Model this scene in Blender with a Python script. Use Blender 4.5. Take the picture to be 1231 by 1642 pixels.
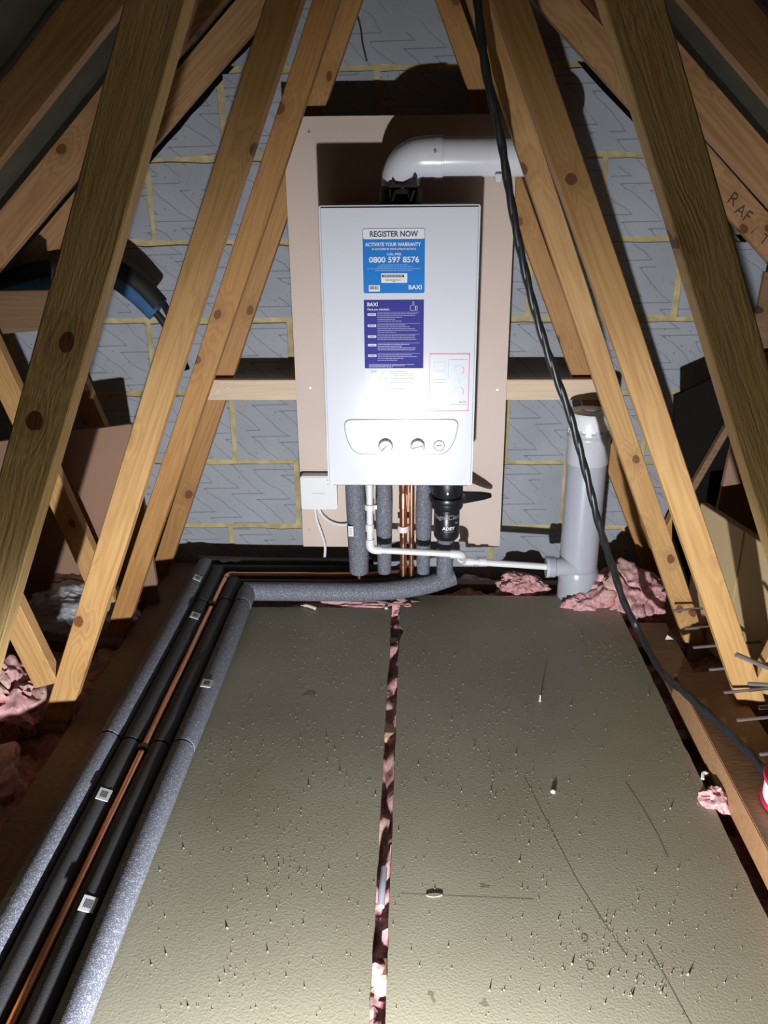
import bpy, bmesh, math, random
from mathutils import Vector, Matrix, noise
random.seed(7)
for o in list(bpy.data.objects): bpy.data.objects.remove(o)
S = bpy.context.scene
COL = S.collection
CAMZ = 1.21

# ------------------------------------------------------------------ camera
cam = bpy.data.objects.new('camera', bpy.data.cameras.new('camera')); COL.objects.link(cam)
cam.data.sensor_fit = 'VERTICAL'; cam.data.sensor_height = 24.0
cam.data.lens = 1339.0 / 1642.0 * 24.0
cam.data.clip_start = 0.02; cam.data.clip_end = 50
_p, _y, _r = math.radians(21.4), math.radians(2.17), math.radians(0.55)
fwd = Vector((-math.sin(_y)*math.cos(_p), math.cos(_y)*math.cos(_p), -math.sin(_p)))
rgt = Vector((math.cos(_y), math.sin(_y), 0)); dwn = fwd.cross(rgt)
rr = rgt*math.cos(_r) + dwn*math.sin(_r); dd = -rgt*math.sin(_r) + dwn*math.cos(_r)
M = Matrix((rr, -dd, -fwd)).transposed().to_4x4(); M.translation = (0, 0, CAMZ)
cam.matrix_world = M
S.camera = cam

# ------------------------------------------------------------------ world, light, exposure
w = bpy.data.worlds.new('world'); S.world = w; w.use_nodes = True
w.node_tree.nodes['Background'].inputs[0].default_value = (0.75, 0.8, 0.9, 1)
w.node_tree.nodes['Background'].inputs[1].default_value = 0.0025
ld = bpy.data.lights.new('torch_beam', 'SPOT'); lo = bpy.data.objects.new('torch_beam', ld); COL.objects.link(lo)
LPOS = Vector((-0.03, 0.30, 0.145))
lo.location = LPOS
lo.rotation_euler = (Vector((0.06, 2.6, -0.24)) - LPOS).to_track_quat('-Z', 'Y').to_euler()
ld.energy = 172; ld.color = (0.93, 0.96, 1.0); ld.shadow_soft_size = 0.018
ld.spot_size = math.radians(111); ld.spot_blend = 0.85
lo.scale = (1.6, 1.0, 1.0)      # the lamp throws a flat, wide beam
S.view_settings.view_transform = 'Standard'; S.view_settings.look = 'None'
S.view_settings.exposure = 0.0; S.view_settings.gamma = 1.0; S.view_settings.use_curve_mapping = False

# ------------------------------------------------------------------ material helpers
class NT:
    def __init__(s, name):
        s.m = bpy.data.materials.new(name); s.m.use_nodes = True
        s.t = s.m.node_tree; s.b = s.t.nodes['Principled BSDF']
    def n(s, kind, **kw):
        nd = s.t.nodes.new(kind)
        for k, v in kw.items():
            if k in nd.inputs and not hasattr(nd, k): nd.inputs[k].default_value = v
            else:
                try: setattr(nd, k, v)
                except Exception: nd.inputs[k].default_value = v
        return nd
    def l(s, a, b): s.t.links.new(a, b)
    def math(s, op, a, b=None, c=None):
        nd = s.t.nodes.new('ShaderNodeMath'); nd.operation = op
        for i, v in enumerate((a, b, c)):
            if v is None: continue
            if hasattr(v, 'is_linked') or hasattr(v, 'links'): s.l(v, nd.inputs[i])
            else: nd.inputs[i].default_value = v
        return nd.outputs[0]
    def ramp(s, fac, stops):
        nd = s.t.nodes.new('ShaderNodeValToRGB'); e = nd.color_ramp.elements
        while len(e) < len(stops): e.new(0.5)
        for i, (p, c) in enumerate(stops):
            e[i].position = p; e[i].color = (*c, 1) if len(c) == 3 else c
        s.l(fac, nd.inputs[0]); return nd.outputs[0]
    def mix(s, fac, a, b, kind='MIX'):
        nd = s.t.nodes.new('ShaderNodeMix'); nd.data_type = 'RGBA'; nd.blend_type = kind
        for sock, v in ((nd.inputs[0], fac), (nd.inputs[6], a), (nd.inputs[7], b)):
            if hasattr(v, 'links'): s.l(v, sock)
            elif isinstance(v, (int, float)): sock.default_value = v
            else: sock.default_value = (*v, 1)
        return nd.outputs[2]
    def obj(s, scale=(1, 1, 1), rnd=True):
        tc = s.n('ShaderNodeTexCoord'); out = tc.outputs['Object']
        if rnd:
            oi = s.n('ShaderNodeObjectInfo')
            cx = s.n('ShaderNodeCombineXYZ')
            s.l(s.math('MULTIPLY', oi.outputs['Random'], 37.0), cx.inputs[0])
            s.l(s.math('MULTIPLY', oi.outputs['Random'], 11.0), cx.inputs[1])
            s.l(s.math('MULTIPLY', oi.outputs['Random'], 23.0), cx.inputs[2])
            ad = s.n('ShaderNodeVectorMath', operation='ADD'); s.l(out, ad.inputs[0]); s.l(cx.outputs[0], ad.inputs[1]); out = ad.outputs[0]
        mp = s.n('ShaderNodeMapping'); mp.inputs['Scale'].default_value = scale; s.l(out, mp.inputs[0])
        return mp.outputs[0], out
    def noise(s, vec, scale, detail=3, rough=0.5, dist=0):
        nd = s.n('ShaderNodeTexNoise'); s.l(vec, nd.inputs['Vector'])
        nd.inputs['Scale'].default_value = scale; nd.inputs['Detail'].default_value = detail
        nd.inputs['Roughness'].default_value = rough; nd.inputs['Distortion'].default_value = dist
        return nd.outputs['Fac']
    def bump(s, h, strength=0.3, dist=0.002, prev=None):
        nd = s.n('ShaderNodeBump'); nd.inputs['Strength'].default_value = strength; nd.inputs['Distance'].default_value = dist
        s.l(h, nd.inputs['Height'])
        if prev is not None: s.l(prev, nd.inputs['Normal'])
        s.l(nd.outputs[0], s.b.inputs['Normal']); return nd.outputs[0]
    def col(s, c):
        if hasattr(c, 'links'): s.l(c, s.b.inputs['Base Color'])
        else: s.b.inputs['Base Color'].default_value = (*c, 1)
    def set(s, rough=0.6, metal=0.0, spec=0.5, **kw):
        s.b.inputs['Roughness'].default_value = rough; s.b.inputs['Metallic'].default_value = metal
        s.b.inputs['Specular IOR Level'].default_value = spec
        for k, v in kw.items(): s.b.inputs[k.replace('_', ' ')].default_value = v

def plain(name, c, rough=0.5, metal=0.0, spec=0.5, var=0.08, scale=30, bump=0.0):
    m = NT(name); v, _ = m.obj()
    f = m.noise(v, scale, 4)
    m.col(m.ramp(f, [(0.3, tuple(x*(1-var) for x in c)), (0.7, tuple(min(1, x*(1+var)) for x in c))]))
    m.set(rough, metal, spec)
    if bump: m.bump(f, bump, 0.002)
    return m.m

def wood(name, light, dark, knot=(0.16, 0.06, 0.02), rough=0.55, rel=0.15, thr=0.5):
    m = NT(name); v, raw = m.obj((0.9, 14, 14)); vk0, _ = m.obj((6.5, 9, 9))
    wv = m.n('ShaderNodeTexNoise'); m.l(vk0, wv.inputs['Vector']); wv.inputs['Scale'].default_value = 2.5
    wm_ = m.n('ShaderNodeVectorMath', operation='MULTIPLY_ADD'); m.l(wv.outputs['Color'], wm_.inputs[0]); wm_.inputs[1].default_value = (0.16, 0.16, 0.16); m.l(vk0, wm_.inputs[2]); vk = wm_.outputs[0]
    sk = m.n('ShaderNodeSeparateXYZ'); m.l(vk, sk.inputs[0]); ck_ = m.n('ShaderNodeCombineXYZ'); m.l(sk.outputs[0], ck_.inputs[0]); m.l(sk.outputs[2], ck_.inputs[1])
    vo = m.n('ShaderNodeTexVoronoi'); vo.voronoi_dimensions = '2D'; m.l(ck_.outputs[0], vo.inputs['Vector']); vo.inputs['Scale'].default_value = 1.0
    sep = m.n('ShaderNodeSeparateColor'); m.l(vo.outputs['Color'], sep.inputs[0])
    pick = m.math('GREATER_THAN', sep.outputs[0], thr)
    d = vo.outputs['Distance']
    near = m.math('MULTIPLY', pick, m.math('SUBTRACT', 1.0, m.math('MINIMUM', m.math('MULTIPLY', d, 2.2), 1.0)))
    g0 = m.noise(v, 1.6, 2, 0.5, 0.3)
    ph = m.math('ADD', m.math('MULTIPLY', g0, 9.0), m.math('MULTIPLY', near, 3.0))
    ring = m.math('PINGPONG', ph, 0.5)
    fine = m.noise(m.obj((3, 160, 160))[0], 1.0, 3)
    g = m.math('ADD', m.math('MULTIPLY', ring, 1.1), m.math('MULTIPLY', m.math('SUBTRACT', fine, 0.5), 0.7))
    base = m.ramp(g, [(0.0, light), (0.45, tuple(0.55*a+0.45*b for a, b in zip(light, dark))), (0.8, dark)])
    big = m.noise(raw, 2.3, 2)
    base = m.mix(m.math('MULTIPLY', m.math('SUBTRACT', big, 0.35), 0.8), base, dark)
    kf = m.math('MULTIPLY', pick, m.math('LESS_THAN', d, 0.085))
    base = m.mix(m.math('MULTIPLY', m.math('POWER', near, 2.0), 0.55), base, tuple(0.6*a+0.4*b for a, b in zip(knot, dark)))
    base = m.mix(kf, base, knot)
    m.col(base); m.set(rough, 0, 0.4)
    rb = m.noise(m.obj((22, 190, 190))[0], 1.0, 3, 0.65)
    m.bump(m.math('ADD', m.math('MULTIPLY', rb, 1.0), m.math('MULTIPLY', ring, 0.35)), rel, 0.0025)
    return m.m

MAT = {}
MAT['pine'] = wood('pine_web', (0.53, 0.315, 0.125), (0.36, 0.175, 0.055))
MAT['pine_warm'] = wood('pine_warm', (0.46, 0.24, 0.078), (0.31, 0.14, 0.038))
MAT['pine_raft'] = wood('pine_rafter', (0.48, 0.275, 0.13), (0.28, 0.135, 0.055), rough=0.38)
MAT['pine_rough'] = wood('pine_sawn', (0.72, 0.50, 0.225), (0.50, 0.31, 0.125), rel=0.75, rough=0.6)
MAT['pine_pale'] = wood('pine_batten', (0.72, 0.55, 0.40), (0.60, 0.43, 0.29), thr=0.8)
MAT['oldwood'] = wood('old_board', (0.24, 0.14, 0.075), (0.15, 0.085, 0.045), knot=(.05, .03, .015))
MAT['endgrain'] = wood('plank_wood', (0.36, 0.20, 0.10), (0.25, 0.13, 0.06))

def block_mat():
    m = NT('aircrete_block'); v, raw = m.obj()
    sx = m.n('ShaderNodeSeparateXYZ'); m.l(raw, sx.inputs[0])
    wob = m.noise(raw, 7.0, 2); wob2 = m.noise(raw, 3.0, 2)
    x = m.math('ADD', sx.outputs[0], m.math('MULTIPLY', m.math('SUBTRACT', wob, 0.5), 0.09))
    z = m.math('ADD', sx.outputs[2], m.math('MULTIPLY', x, 0.22))
    u = m.math('FRACT', m.math('MULTIPLY', z, 9.5))
    # asymmetric zigzag: a long diagonal, then a short flat return
    up = m.math('DIVIDE', u, 0.74); dn = m.math('DIVIDE', m.math('SUBTRACT', 1.0, u), 0.26)
    tri = m.math('SMOOTH_MIN', up, dn, 0.12)
    xs = m.math('ADD', x, m.math('MULTIPLY', tri, 0.115))
    fr = m.math('ABSOLUTE', m.math('SUBTRACT', m.math('FRACT', m.math('MULTIPLY', xs, 11.5)), 0.5))
    slope = m.math('MULTIPLY', m.math('GREATER_THAN', u, 0.72), 0.040)
    line = m.math('LESS_THAN', fr, m.math('ADD', 0.022, slope))
    brk = m.math('GREATER_THAN', m.noise(raw, 4.0, 2), 0.40)
    line = m.math('MULTIPLY', line, brk)
    f = m.noise(v, 4.0, 4); sp = m.noise(raw, 140.0, 2)
    base = m.ramp(f, [(0.3, (0.30, 0.315, 0.35)), (0.7, (0.38, 0.395, 0.43))])
    base = m.mix(m.math('GREATER_THAN', sp, 0.70), base, (0.16, 0.165, 0.18))
    smear = m.math('MULTIPLY', m.math('GREATER_THAN', m.noise(raw, 6.0, 5, 0.7), 0.66), 0.55)
    base = m.mix(smear, base, (0.36, 0.31, 0.20))
    base = m.mix(m.math('MULTIPLY', line, 0.6), base, (0.10, 0.105, 0.12))
    m.col(base); m.set(0.85, 0, 0.25)
    h = m.math('SUBTRACT', m.math('MULTIPLY', m.noise(raw, 60, 4), 0.25), m.math('MULTIPLY', line, 1.0))
    m.bump(h, 0.5, 0.002)
    return m.m
MAT['block'] = block_mat()
MAT['mortar'] = plain('mortar', (0.47, 0.38, 0.19), 0.9, var=0.25, scale=25, bump=0.8)
MAT['felt'] = plain('roof_felt', (0.075, 0.078, 0.058), 0.75, var=0.25, scale=9, bump=0.3)
MAT['board'] = plain('faced_board', (0.60, 0.475, 0.405), 0.5, var=0.03, scale=5)
MAT['board_edge'] = plain('board_edge', (0.26, 0.17, 0.12), 0.8)
MAT['boiler'] = plain('boiler_paint', (0.69, 0.705, 0.765), 0.16, var=0.004, spec=0.36)
MAT['gloss'] = plain('sticker_gloss', (0.72, 0.735, 0.79), 0.16, var=0.004, spec=0.36)
MAT['fascia'] = plain('fascia_plastic', (0.69, 0.705, 0.765), 0.2, var=0.004, spec=0.25)
MAT['groove'] = plain('groove_grey', (0.20, 0.20, 0.24), 0.5)
MAT['steel'] = plain('zinc_steel', (0.42, 0.42, 0.44), 0.35, metal=0.9)
MAT['bright'] = plain('bright_steel', (0.75, 0.75, 0.75), 0.3, metal=0.3)
MAT['chassis'] = plain('chassis_grey', (0.10, 0.10, 0.11), 0.5)
MAT['blackp'] = plain('black_plastic', (0.012, 0.012, 0.016), 0.32)
MAT['darkgrey'] = plain('dark_grey_rubber', (0.05, 0.05, 0.055), 0.45)
MAT['whitep'] = plain('white_plastic', (0.80, 0.80, 0.80), 0.3, var=0.01)
MAT['fluew'] = plain('flue_enamel', (0.74, 0.74, 0.79), 0.22, var=0.01)
MAT['greyp'] = plain('grey_upvc', (0.42, 0.43, 0.49), 0.3, var=0.02)
MAT['greyp2'] = plain('pale_grey_upvc', (0.55, 0.56, 0.61), 0.3, var=0.02)
MAT['copper'] = plain('copper', (0.80, 0.40, 0.25), 0.28, metal=1.0, var=0.12, scale=12)
MAT['cable'] = plain('black_cable', (0.018, 0.020, 0.022), 0.38)
MAT['blue'] = plain('blue_pipe', (0.045, 0.13, 0.26), 0.35)
MAT['inkblue'] = plain('sticker_blue', (0.012, 0.19, 0.60), 0.55, var=0.02, spec=0.15)
MAT['navy'] = plain('sticker_navy', (0.035, 0.035, 0.27), 0.55, var=0.02, spec=0.15)
MAT['inknavy'] = plain('ink_navy', (0.02, 0.02, 0.09), 0.4)
MAT['ink'] = plain('ink_black', (0.02, 0.02, 0.025), 0.5)
MAT['inkgrey'] = plain('ink_grey', (0.30, 0.31, 0.35), 0.5)
MAT['white'] = plain('paper_white', (0.80, 0.80, 0.82), 0.55, var=0.01, spec=0.2)
MAT['paleblue'] = plain('ink_paleblue', (0.30, 0.50, 0.78), 0.4)
MAT['palenavy'] = plain('ink_palenavy', (0.38, 0.38, 0.62), 0.4)
MAT['red'] = plain('ink_red', (0.62, 0.10, 0.12), 0.4)
MAT['green'] = plain('ink_green', (0.35, 0.60, 0.48), 0.4)
MAT['lilac'] = plain('ink_lilac', (0.55, 0.52, 0.70), 0.4)
MAT['crimson'] = plain('crimson_rim', (0.55, 0.02, 0.08), 0.4)
MAT['marker'] = plain('marker_pen', (0.03, 0.022, 0.02), 0.7)
MAT['tan'] = plain('tan_panel', (0.47, 0.35, 0.19), 0.5, var=0.05, scale=6)
MAT['brownp'] = plain('brown_panel', (0.29, 0.165, 0.105), 0.6, var=0.06, scale=6)
MAT['paper'] = plain('torn_paper', (0.42, 0.42, 0.40), 0.8, var=0.2, scale=12)
MAT['rod'] = plain('rack_steel', (0.26, 0.235, 0.22), 0.45, metal=0.5)
MAT['chip'] = plain('pale_chip', (0.68, 0.63, 0.52), 0.7, var=0.15)
MAT['crumb'] = plain('wood_crumb', (0.24, 0.215, 0.15), 0.8, var=0.3, scale=60)
MAT['blackfoam'] = plain('black_foam', (0.012, 0.012, 0.013), 0.6)
MAT['clip_brown'] = plain('clip_brown', (0.13, 0.085, 0.07), 0.5)
MAT['ceil'] = plain('plasterboard', (0.16, 0.14, 0.12), 0.9)

def floor_mat():
    m = NT('green_chipboard'); v, raw = m.obj()
    f = m.noise(raw, 3.0, 4); g = m.noise(raw, 230.0, 3); st = m.noise(raw, 16.0, 3, 0.5)
    base = m.ramp(f, [(0.3, (0.32, 0.288, 0.205)), (0.7, (0.405, 0.378, 0.28))])
    base = m.mix(m.math('MULTIPLY', g, 0.45), base, (0.225, 0.20, 0.135))
    base = m.mix(m.math('MULTIPLY', m.math('GREATER_THAN', st, 0.735), 0.6), base, (0.13, 0.105, 0.065))
    scv = m.obj((55, 3, 1))[0]
    sc = m.noise(scv, 1.0, 2)
    base = m.mix(m.math('MULTIPLY', m.math('GREATER_THAN', sc, 0.74), 0.18), base, (0.22, 0.19, 0.13))
    m.col(base); m.set(0.5, 0, 0.4)
    vo = m.n('ShaderNodeTexVoronoi'); m.l(raw, vo.inputs['Vector']); vo.inputs['Scale'].default_value = 70
    pit = m.math('LESS_THAN', vo.outputs['Distance'], 0.07)
    h = m.math('SUBTRACT', m.math('MULTIPLY', g, 0.30), m.math('MULTIPLY', pit, 0.35))
    m.bump(h, 0.75, 0.0022)
    return m.m
MAT['floor'] = floor_mat()
MAT['chipcore'] = plain('chipboard_edge', (0.33, 0.27, 0.18), 0.9, var=0.4, scale=120, bump=0.8)

def foam_mat(name, c, sp, amt):
    m = NT(name); v, raw = m.obj()
    a = m.noise(raw, 420.0, 2); b = m.noise(raw, 160.0, 2)
    base = m.mix(m.math('MULTIPLY', m.math('GREATER_THAN', a, 0.58), amt), c, sp)
    base = m.mix(m.math('MULTIPLY', m.math('GREATER_THAN', b, 0.62), amt*0.5), base, sp)
    m.col(base); m.set(0.6, 0, 0.3); m.bump(a, 0.5, 0.0015)
    return m.m
MAT['foam'] = foam_mat('grey_foam', (0.125, 0.132, 0.16), (0.43, 0.45, 0.52), 0.6)
MAT['foamdark'] = foam_mat('dark_foam', (0.045, 0.046, 0.05), (0.10, 0.10, 0.11), 0.3)

def wool_mat():
    m = NT('pink_glass_wool'); v, raw = m.obj()
    a = m.noise(raw, 26, 5, 0.65, 2.2); b = m.noise(raw, 9, 3); fb = m.noise(m.obj((90, 300, 180))[0], 1.0, 3, 0.6, 3.0)
    base = m.ramp(a, [(0.28, (0.34, 0.13, 0.145)), (0.5, (0.60, 0.32, 0.32)), (0.72, (0.74, 0.50, 0.48))])
    base = m.mix(m.math('MULTIPLY', m.math('GREATER_THAN', b, 0.60), 0.5), base, (0.55, 0.43, 0.33))
    m.col(base); m.set(0.95, 0, 0.1)
    m.bump(m.math('ADD', m.math('MULTIPLY', a, 0.7), m.math('MULTIPLY', fb, 0.5)), 0.22, 0.004)
    return m.m
MAT['wool'] = wool_mat()
def bag_mat():
    m = NT('clear_polythene'); v, raw = m.obj()
    m.col((0.62, 0.63, 0.66)); m.set(0.18, 0, 0.6); m.b.inputs['Alpha'].default_value = 0.55
    m.bump(m.noise(raw, 25, 4), 0.5, 0.01)
    return m.m
MAT['bag'] = bag_mat()

# ------------------------------------------------------------------ mesh helpers
class MB:
    def __init__(s): s.v = []; s.f = []; s.mi = []
    def add(s, vs, fs, mi=0):
        k = len(s.v); s.v += [tuple(p) for p in vs]; s.f += [tuple(i+k for i in q) for q in fs]; s.mi += [mi]*len(fs); return s
    def box(s, x0, x1, y0, y1, z0, z1, mi=0):
        return s.add([(x0,y0,z0),(x1,y0,z0),(x1,y1,z0),(x0,y1,z0),(x0,y0,z1),(x1,y0,z1),(x1,y1,z1),(x0,y1,z1)],
                     [(0,3,2,1),(4,5,6,7),(0,1,5,4),(1,2,6,5),(2,3,7,6),(3,0,4,7)], mi)
    def prism(s, poly, y0, y1, mi=0, side=None):      # poly in (x,z), counter-clockwise seen from -Y
        n = len(poly)
        vs = [(x, y0, z) for x, z in poly] + [(x, y1, z) for x, z in poly]
        s.add(vs, [tuple(range(n)), tuple(range(2*n-1, n-1, -1))], mi)
        k = len(s.v) - 2*n
        for i in range(n):
            j = (i+1) % n; s.f.append((k+i, k+n+i, k+n+j, k+j)); s.mi.append(mi if side is None else side)
        return s
    def prismz(s, poly, z0, z1, mi=0, side=None):     # poly in (x,y) ccw seen from above
        n = len(poly); k = len(s.v)
        s.v += [(x, y, z0) for x, y in poly] + [(x, y, z1) for x, y in poly]
        s.f += [tuple(k+i for i in range(n-1, -1, -1)), tuple(k+n+i for i in range(n))]; s.mi += [mi, mi]
        for i in range(n):
            j = (i+1) % n; s.f.append((k+i, k+j, k+n+j, k+n+i)); s.mi.append(mi if side is None else side)
        return s
    def tube(s, path, r, seg=16, cap=True, mi=0):
        P = [Vector(p) for p in path]; n = len(P); k = len(s.v)
        rs = r if isinstance(r, (list, tuple)) else [r]*n
        t0 = (P[1]-P[0]).normalized(); up = Vector((0,0,1)) if abs(t0.z) < 0.9 else Vector((0,1,0))
        nx = t0.cross(up).normalized()
        for i in range(n):
            t = (P[min(i+1,n-1)] - P[max(i-1,0)]).normalized()
            nx = (nx - t*nx.dot(t)).normalized(); by = t.cross(nx)
            for j in range(seg):
                a = 2*math.pi*j/seg; s.v.append(tuple(P[i] + (nx*math.cos(a) + by*math.sin(a))*rs[i]))
        for i in range(n-1):
            for j in range(seg):
                a, b = k+i*seg+j, k+i*seg+(j+1) % seg
                s.f.append((a, b, b+seg, a+seg)); s.mi.append(mi)
        if cap:
            s.f.append(tuple(k+j for j in range(seg-1, -1, -1))); s.f.append(tuple(k+(n-1)*seg+j for j in range(seg))); s.mi += [mi, mi]
        return s
    def lathe(s, prof, c, axis='z', seg=32, mi=0):    # prof (r, h)
        k = len(s.v); n = len(prof)
        for r, h in prof:
            for j in range(seg):
                a = 2*math.pi*j/seg; u, v = r*math.cos(a), r*math.sin(a)
                p = {'z': (u, v, h), 'y': (u, h, v), 'x': (h, u, v)}[axis]
                s.v.append((c[0]+p[0], c[1]+p[1], c[2]+p[2]))
        for i in range(n-1):
            for j in range(seg):
                a, b = k+i*seg+j, k+i*seg+(j+1) % seg
                s.f.append((a, b, b+seg, a+seg)); s.mi.append(mi)
        s.f.append(tuple(k+j for j in range(seg-1, -1, -1))); s.f.append(tuple(k+(n-1)*seg+j for j in range(seg))); s.mi += [mi, mi]
        return s
    def build(s, name, mat, parent=None, smooth=False, bevel=0, origin=None, segs=2):
        me = bpy.data.meshes.new(name)
        if origin is None and parent is None:
            xs = [p[0] for p in s.v]; ys = [p[1] for p in s.v]; zs = [p[2] for p in s.v]
            origin = ((min(xs)+max(xs))/2, (min(ys)+max(ys))/2, min(zs))
        o0 = Vector(origin) if origin is not None else Vector((0,0,0))
        me.from_pydata([tuple(Vector(p)-o0) for p in s.v], [], s.f); me.update()
        for mm in (mat if isinstance(mat, (list, tuple)) else [mat]): me.materials.append(MAT[mm] if isinstance(mm, str) else mm)
        for p, i in zip(me.polygons, s.mi): p.material_index = i
        bm = bmesh.new(); bm.from_mesh(me); bmesh.ops.recalc_face_normals(bm, faces=bm.faces)
        if bevel: bmesh.ops.bevel(bm, geom=[e for e in bm.edges if len(e.link_faces) == 2 and e.calc_face_angle(0) > 0.6], offset=bevel, segments=segs, affect='EDGES', clamp_overlap=True)
        bm.to_mesh(me); bm.free()
        if smooth or bevel:
            for p in me.polygons: p.use_smooth = True
            try: me.set_sharp_from_angle(angle=math.radians(35))
            except Exception: pass
        ob = bpy.data.objects.new(name, me); COL.objects.link(ob)
        if parent is not None: ob.parent = parent
        ob.location = o0 - (Vector(parent['_o']) if parent is not None and '_o' in parent else Vector((0,0,0)))
        if parent is not None and '_o' in parent: pass
        ob['_o'] = tuple(o0)
        return ob

def tag(o, label=None, cat=None, group=None, kind=None):
    if label: o['label'] = label
    if cat: o['category'] = cat
    if group: o['group'] = group
    if kind: o['kind'] = kind
    return o
def thing(name, loc, label, cat, group=None, kind=None):
    o = bpy.data.objects.new(name, None); COL.objects.link(o); o.location = loc; o.empty_display_size = 0.05
    o['_o'] = tuple(loc)
    return tag(o, label, cat, group, kind)

def smooth_path(pts, n=10):
    P = [Vector(p) for p in pts]; out = []
    for i in range(len(P)-1):
        p0, p1, p2, p3 = P[max(i-1,0)], P[i], P[i+1], P[min(i+2,len(P)-1)]
        for j in range(n):
            t = j/n
            out.append(0.5*((2*p1) + (p2-p0)*t + (2*p0-5*p1+4*p2-p3)*t*t + (3*p1-p0-3*p2+p3)*t**3))
    out.append(P[-1]); return out
def rrect(x0, x1, z0, z1, r, seg=5):
    pts = []
    for cx, cz, a0 in ((x1-r, z0+r, -90), (x1-r, z1-r, 0), (x0+r, z1-r, 90), (x0+r, z0+r, 180)):
        for i in range(seg+1):
            a = math.radians(a0 + 90*i/seg); pts.append((cx+r*math.cos(a), cz+r*math.sin(a)))
    return pts
def rpoly(pts, r, seg=6):
    out = []; n = len(pts)
    for i in range(n):
        p = Vector(pts[i]); a = (Vector(pts[i-1])-p); b = (Vector(pts[(i+1) % n])-p)
        rr_ = r if not isinstance(r, (list, tuple)) else r[i]
        d = min(rr_, a.length*0.45, b.length*0.45); A = p+a.normalized()*d; B = p+b.normalized()*d
        for j in range(seg+1):
            t = j/seg; out.append(tuple((1-t)**2*A + 2*t*(1-t)*p + t*t*B))
    return out
def arc(c, r0, r1, n, plane):
    return [plane(c, r0+(r1-r0)*i/n) for i in range(n+1)]

_dg = None
def text_polys(txt, bold=0.0):
    cu = bpy.data.curves.new('t', 'FONT'); cu.body = txt; cu.offset = bold; cu.resolution_u = 3
    ob = bpy.data.objects.new('t', cu); COL.objects.link(ob)
    dg = bpy.context.evaluated_depsgraph_get(); dg.update()
    me = bpy.data.meshes.new_from_object(ob.evaluated_get(dg))
    vs = [tuple(v.co) for v in me.vertices]; fs = [tuple(p.vertices) for p in me.polygons]
    bpy.data.objects.remove(ob); bpy.data.curves.remove(cu); bpy.data.meshes.remove(me)
    return vs, fs
def lettering(txt, x0, x1, z0, z1, y, mat, parent, bold=0.01):
    vs, fs = text_polys(txt, bold)
    a, b = min(v[0] for v in vs), max(v[0] for v in vs); c, d = min(v[1] for v in vs), max(v[1] for v in vs)
    mb = MB(); mb.add([(x0+(v[0]-a)/(b-a)*(x1-x0), y, z0+(v[1]-c)/(d-c)*(z1-z0)) for v in vs], fs)
    return mb.build('lettering', mat, parent)

# ================================================================== THE SETTING
WY = 2.62                      # face of the block wall
CX = -0.03                     # centre line of the roof
def clip(poly, a, b, c):       # keep a*x+b*z<=c
    out = []
    for i in range(len(poly)):
        p, q = poly[i], poly[(i+1) % len(poly)]
        fp, fq = a*p[0]+b*p[1]-c, a*q[0]+b*q[1]-c
        if fp <= 0: out.append(p)
        if (fp < 0 < fq) or (fq < 0 < fp):
            t = fp/(fp-fq); out.append((p[0]+(q[0]-p[0])*t, p[1]+(q[1]-p[1])*t))
    return out
RK = 0.86
def rake(poly, extra=0.0):
    # dx <= RK - 1.08*(z-1.21)
    poly = clip(poly, 1, 1.08, CX+RK+extra+1.08*1.21)
    if len(poly) >= 3: poly = clip(poly, -1, 1.08, -CX+RK+extra+1.08*1.21)
    return poly
wall = MB().prism(rake([(-2.3, -0.25), (2.3, -0.25), (2.3, 2.2), (-2.3, 2.2)], -0.045), WY+0.003, WY+0.10).build('wall_back', 'mortar')
tag(wall, 'gable wall of grey blocks with yellowish mortar behind the boiler', kind='structure')
zj = [-0.101, 0.130, 0.358, 0.588, 0.820, 1.053, 1.282, 1.513, 1.744, 1.975]
off = [-0.624, -0.389, -0.589, -0.831, -0.54, -0.784, -0.55, -0.70, -0.45]
full = None
bpitch = 0.4435
for c in range(len(zj)-1):
    z0, z1 = zj[c]+0.009, zj[c+1]-0.009
    k0 = int((-2.3-off[c])/bpitch)-1
    for k in range(k0, k0+12):
        x0 = off[c]+k*bpitch+0.009; x1 = x0+bpitch-0.018
        poly = [(x0, z0), (x1, z0), (x1, z1), (x0, z1)]
        poly2 = rake(poly, random.uniform(-0.05, 0.0))
        if len(poly2) < 3: continue
        ar = abs(sum(poly2[i][0]*poly2[(i+1) % len(poly2)][1]-poly2[(i+1) % len(poly2)][0]*poly2[i][1] for i in range(len(poly2))))/2
        if ar < 0.002: continue
        cx, cz = (x0+x1)/2, (z0+z1)/2
        if ar > 0.99*(x1-x0)*(z1-z0) and full and abs(full[1]-(z1-z0)) < 0.004:
            b = full[0].copy(); COL.objects.link(b); b.parent = wall
            b.location = Vector((cx, WY, cz)) - Vector(wall['_o'])
        else:
            # worn edges: subdivide outline and nudge
            pts = []
            for i in range(len(poly2)):
                p, q = poly2[i], poly2[(i+1) % len(poly2)]
                n = max(1, int(math.hypot(q[0]-p[0], q[1]-p[1])/0.05))
                for j in range(n):
                    t = j/n; pts.append((p[0]+(q[0]-p[0])*t+random.uniform(-.003, .003), p[1]+(q[1]-p[1])*t+random.uniform(-.003, .003)))
            b = MB().prism(pts, WY-0.001, WY+0.02).build('block', 'block', wall, origin=(cx, WY, cz))
            if ar > 0.99*(x1-x0)*(z1-z0) and not full: full = (b, z1-z0)
        b.location.y += random.uniform(-0.003, 0.001)
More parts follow.
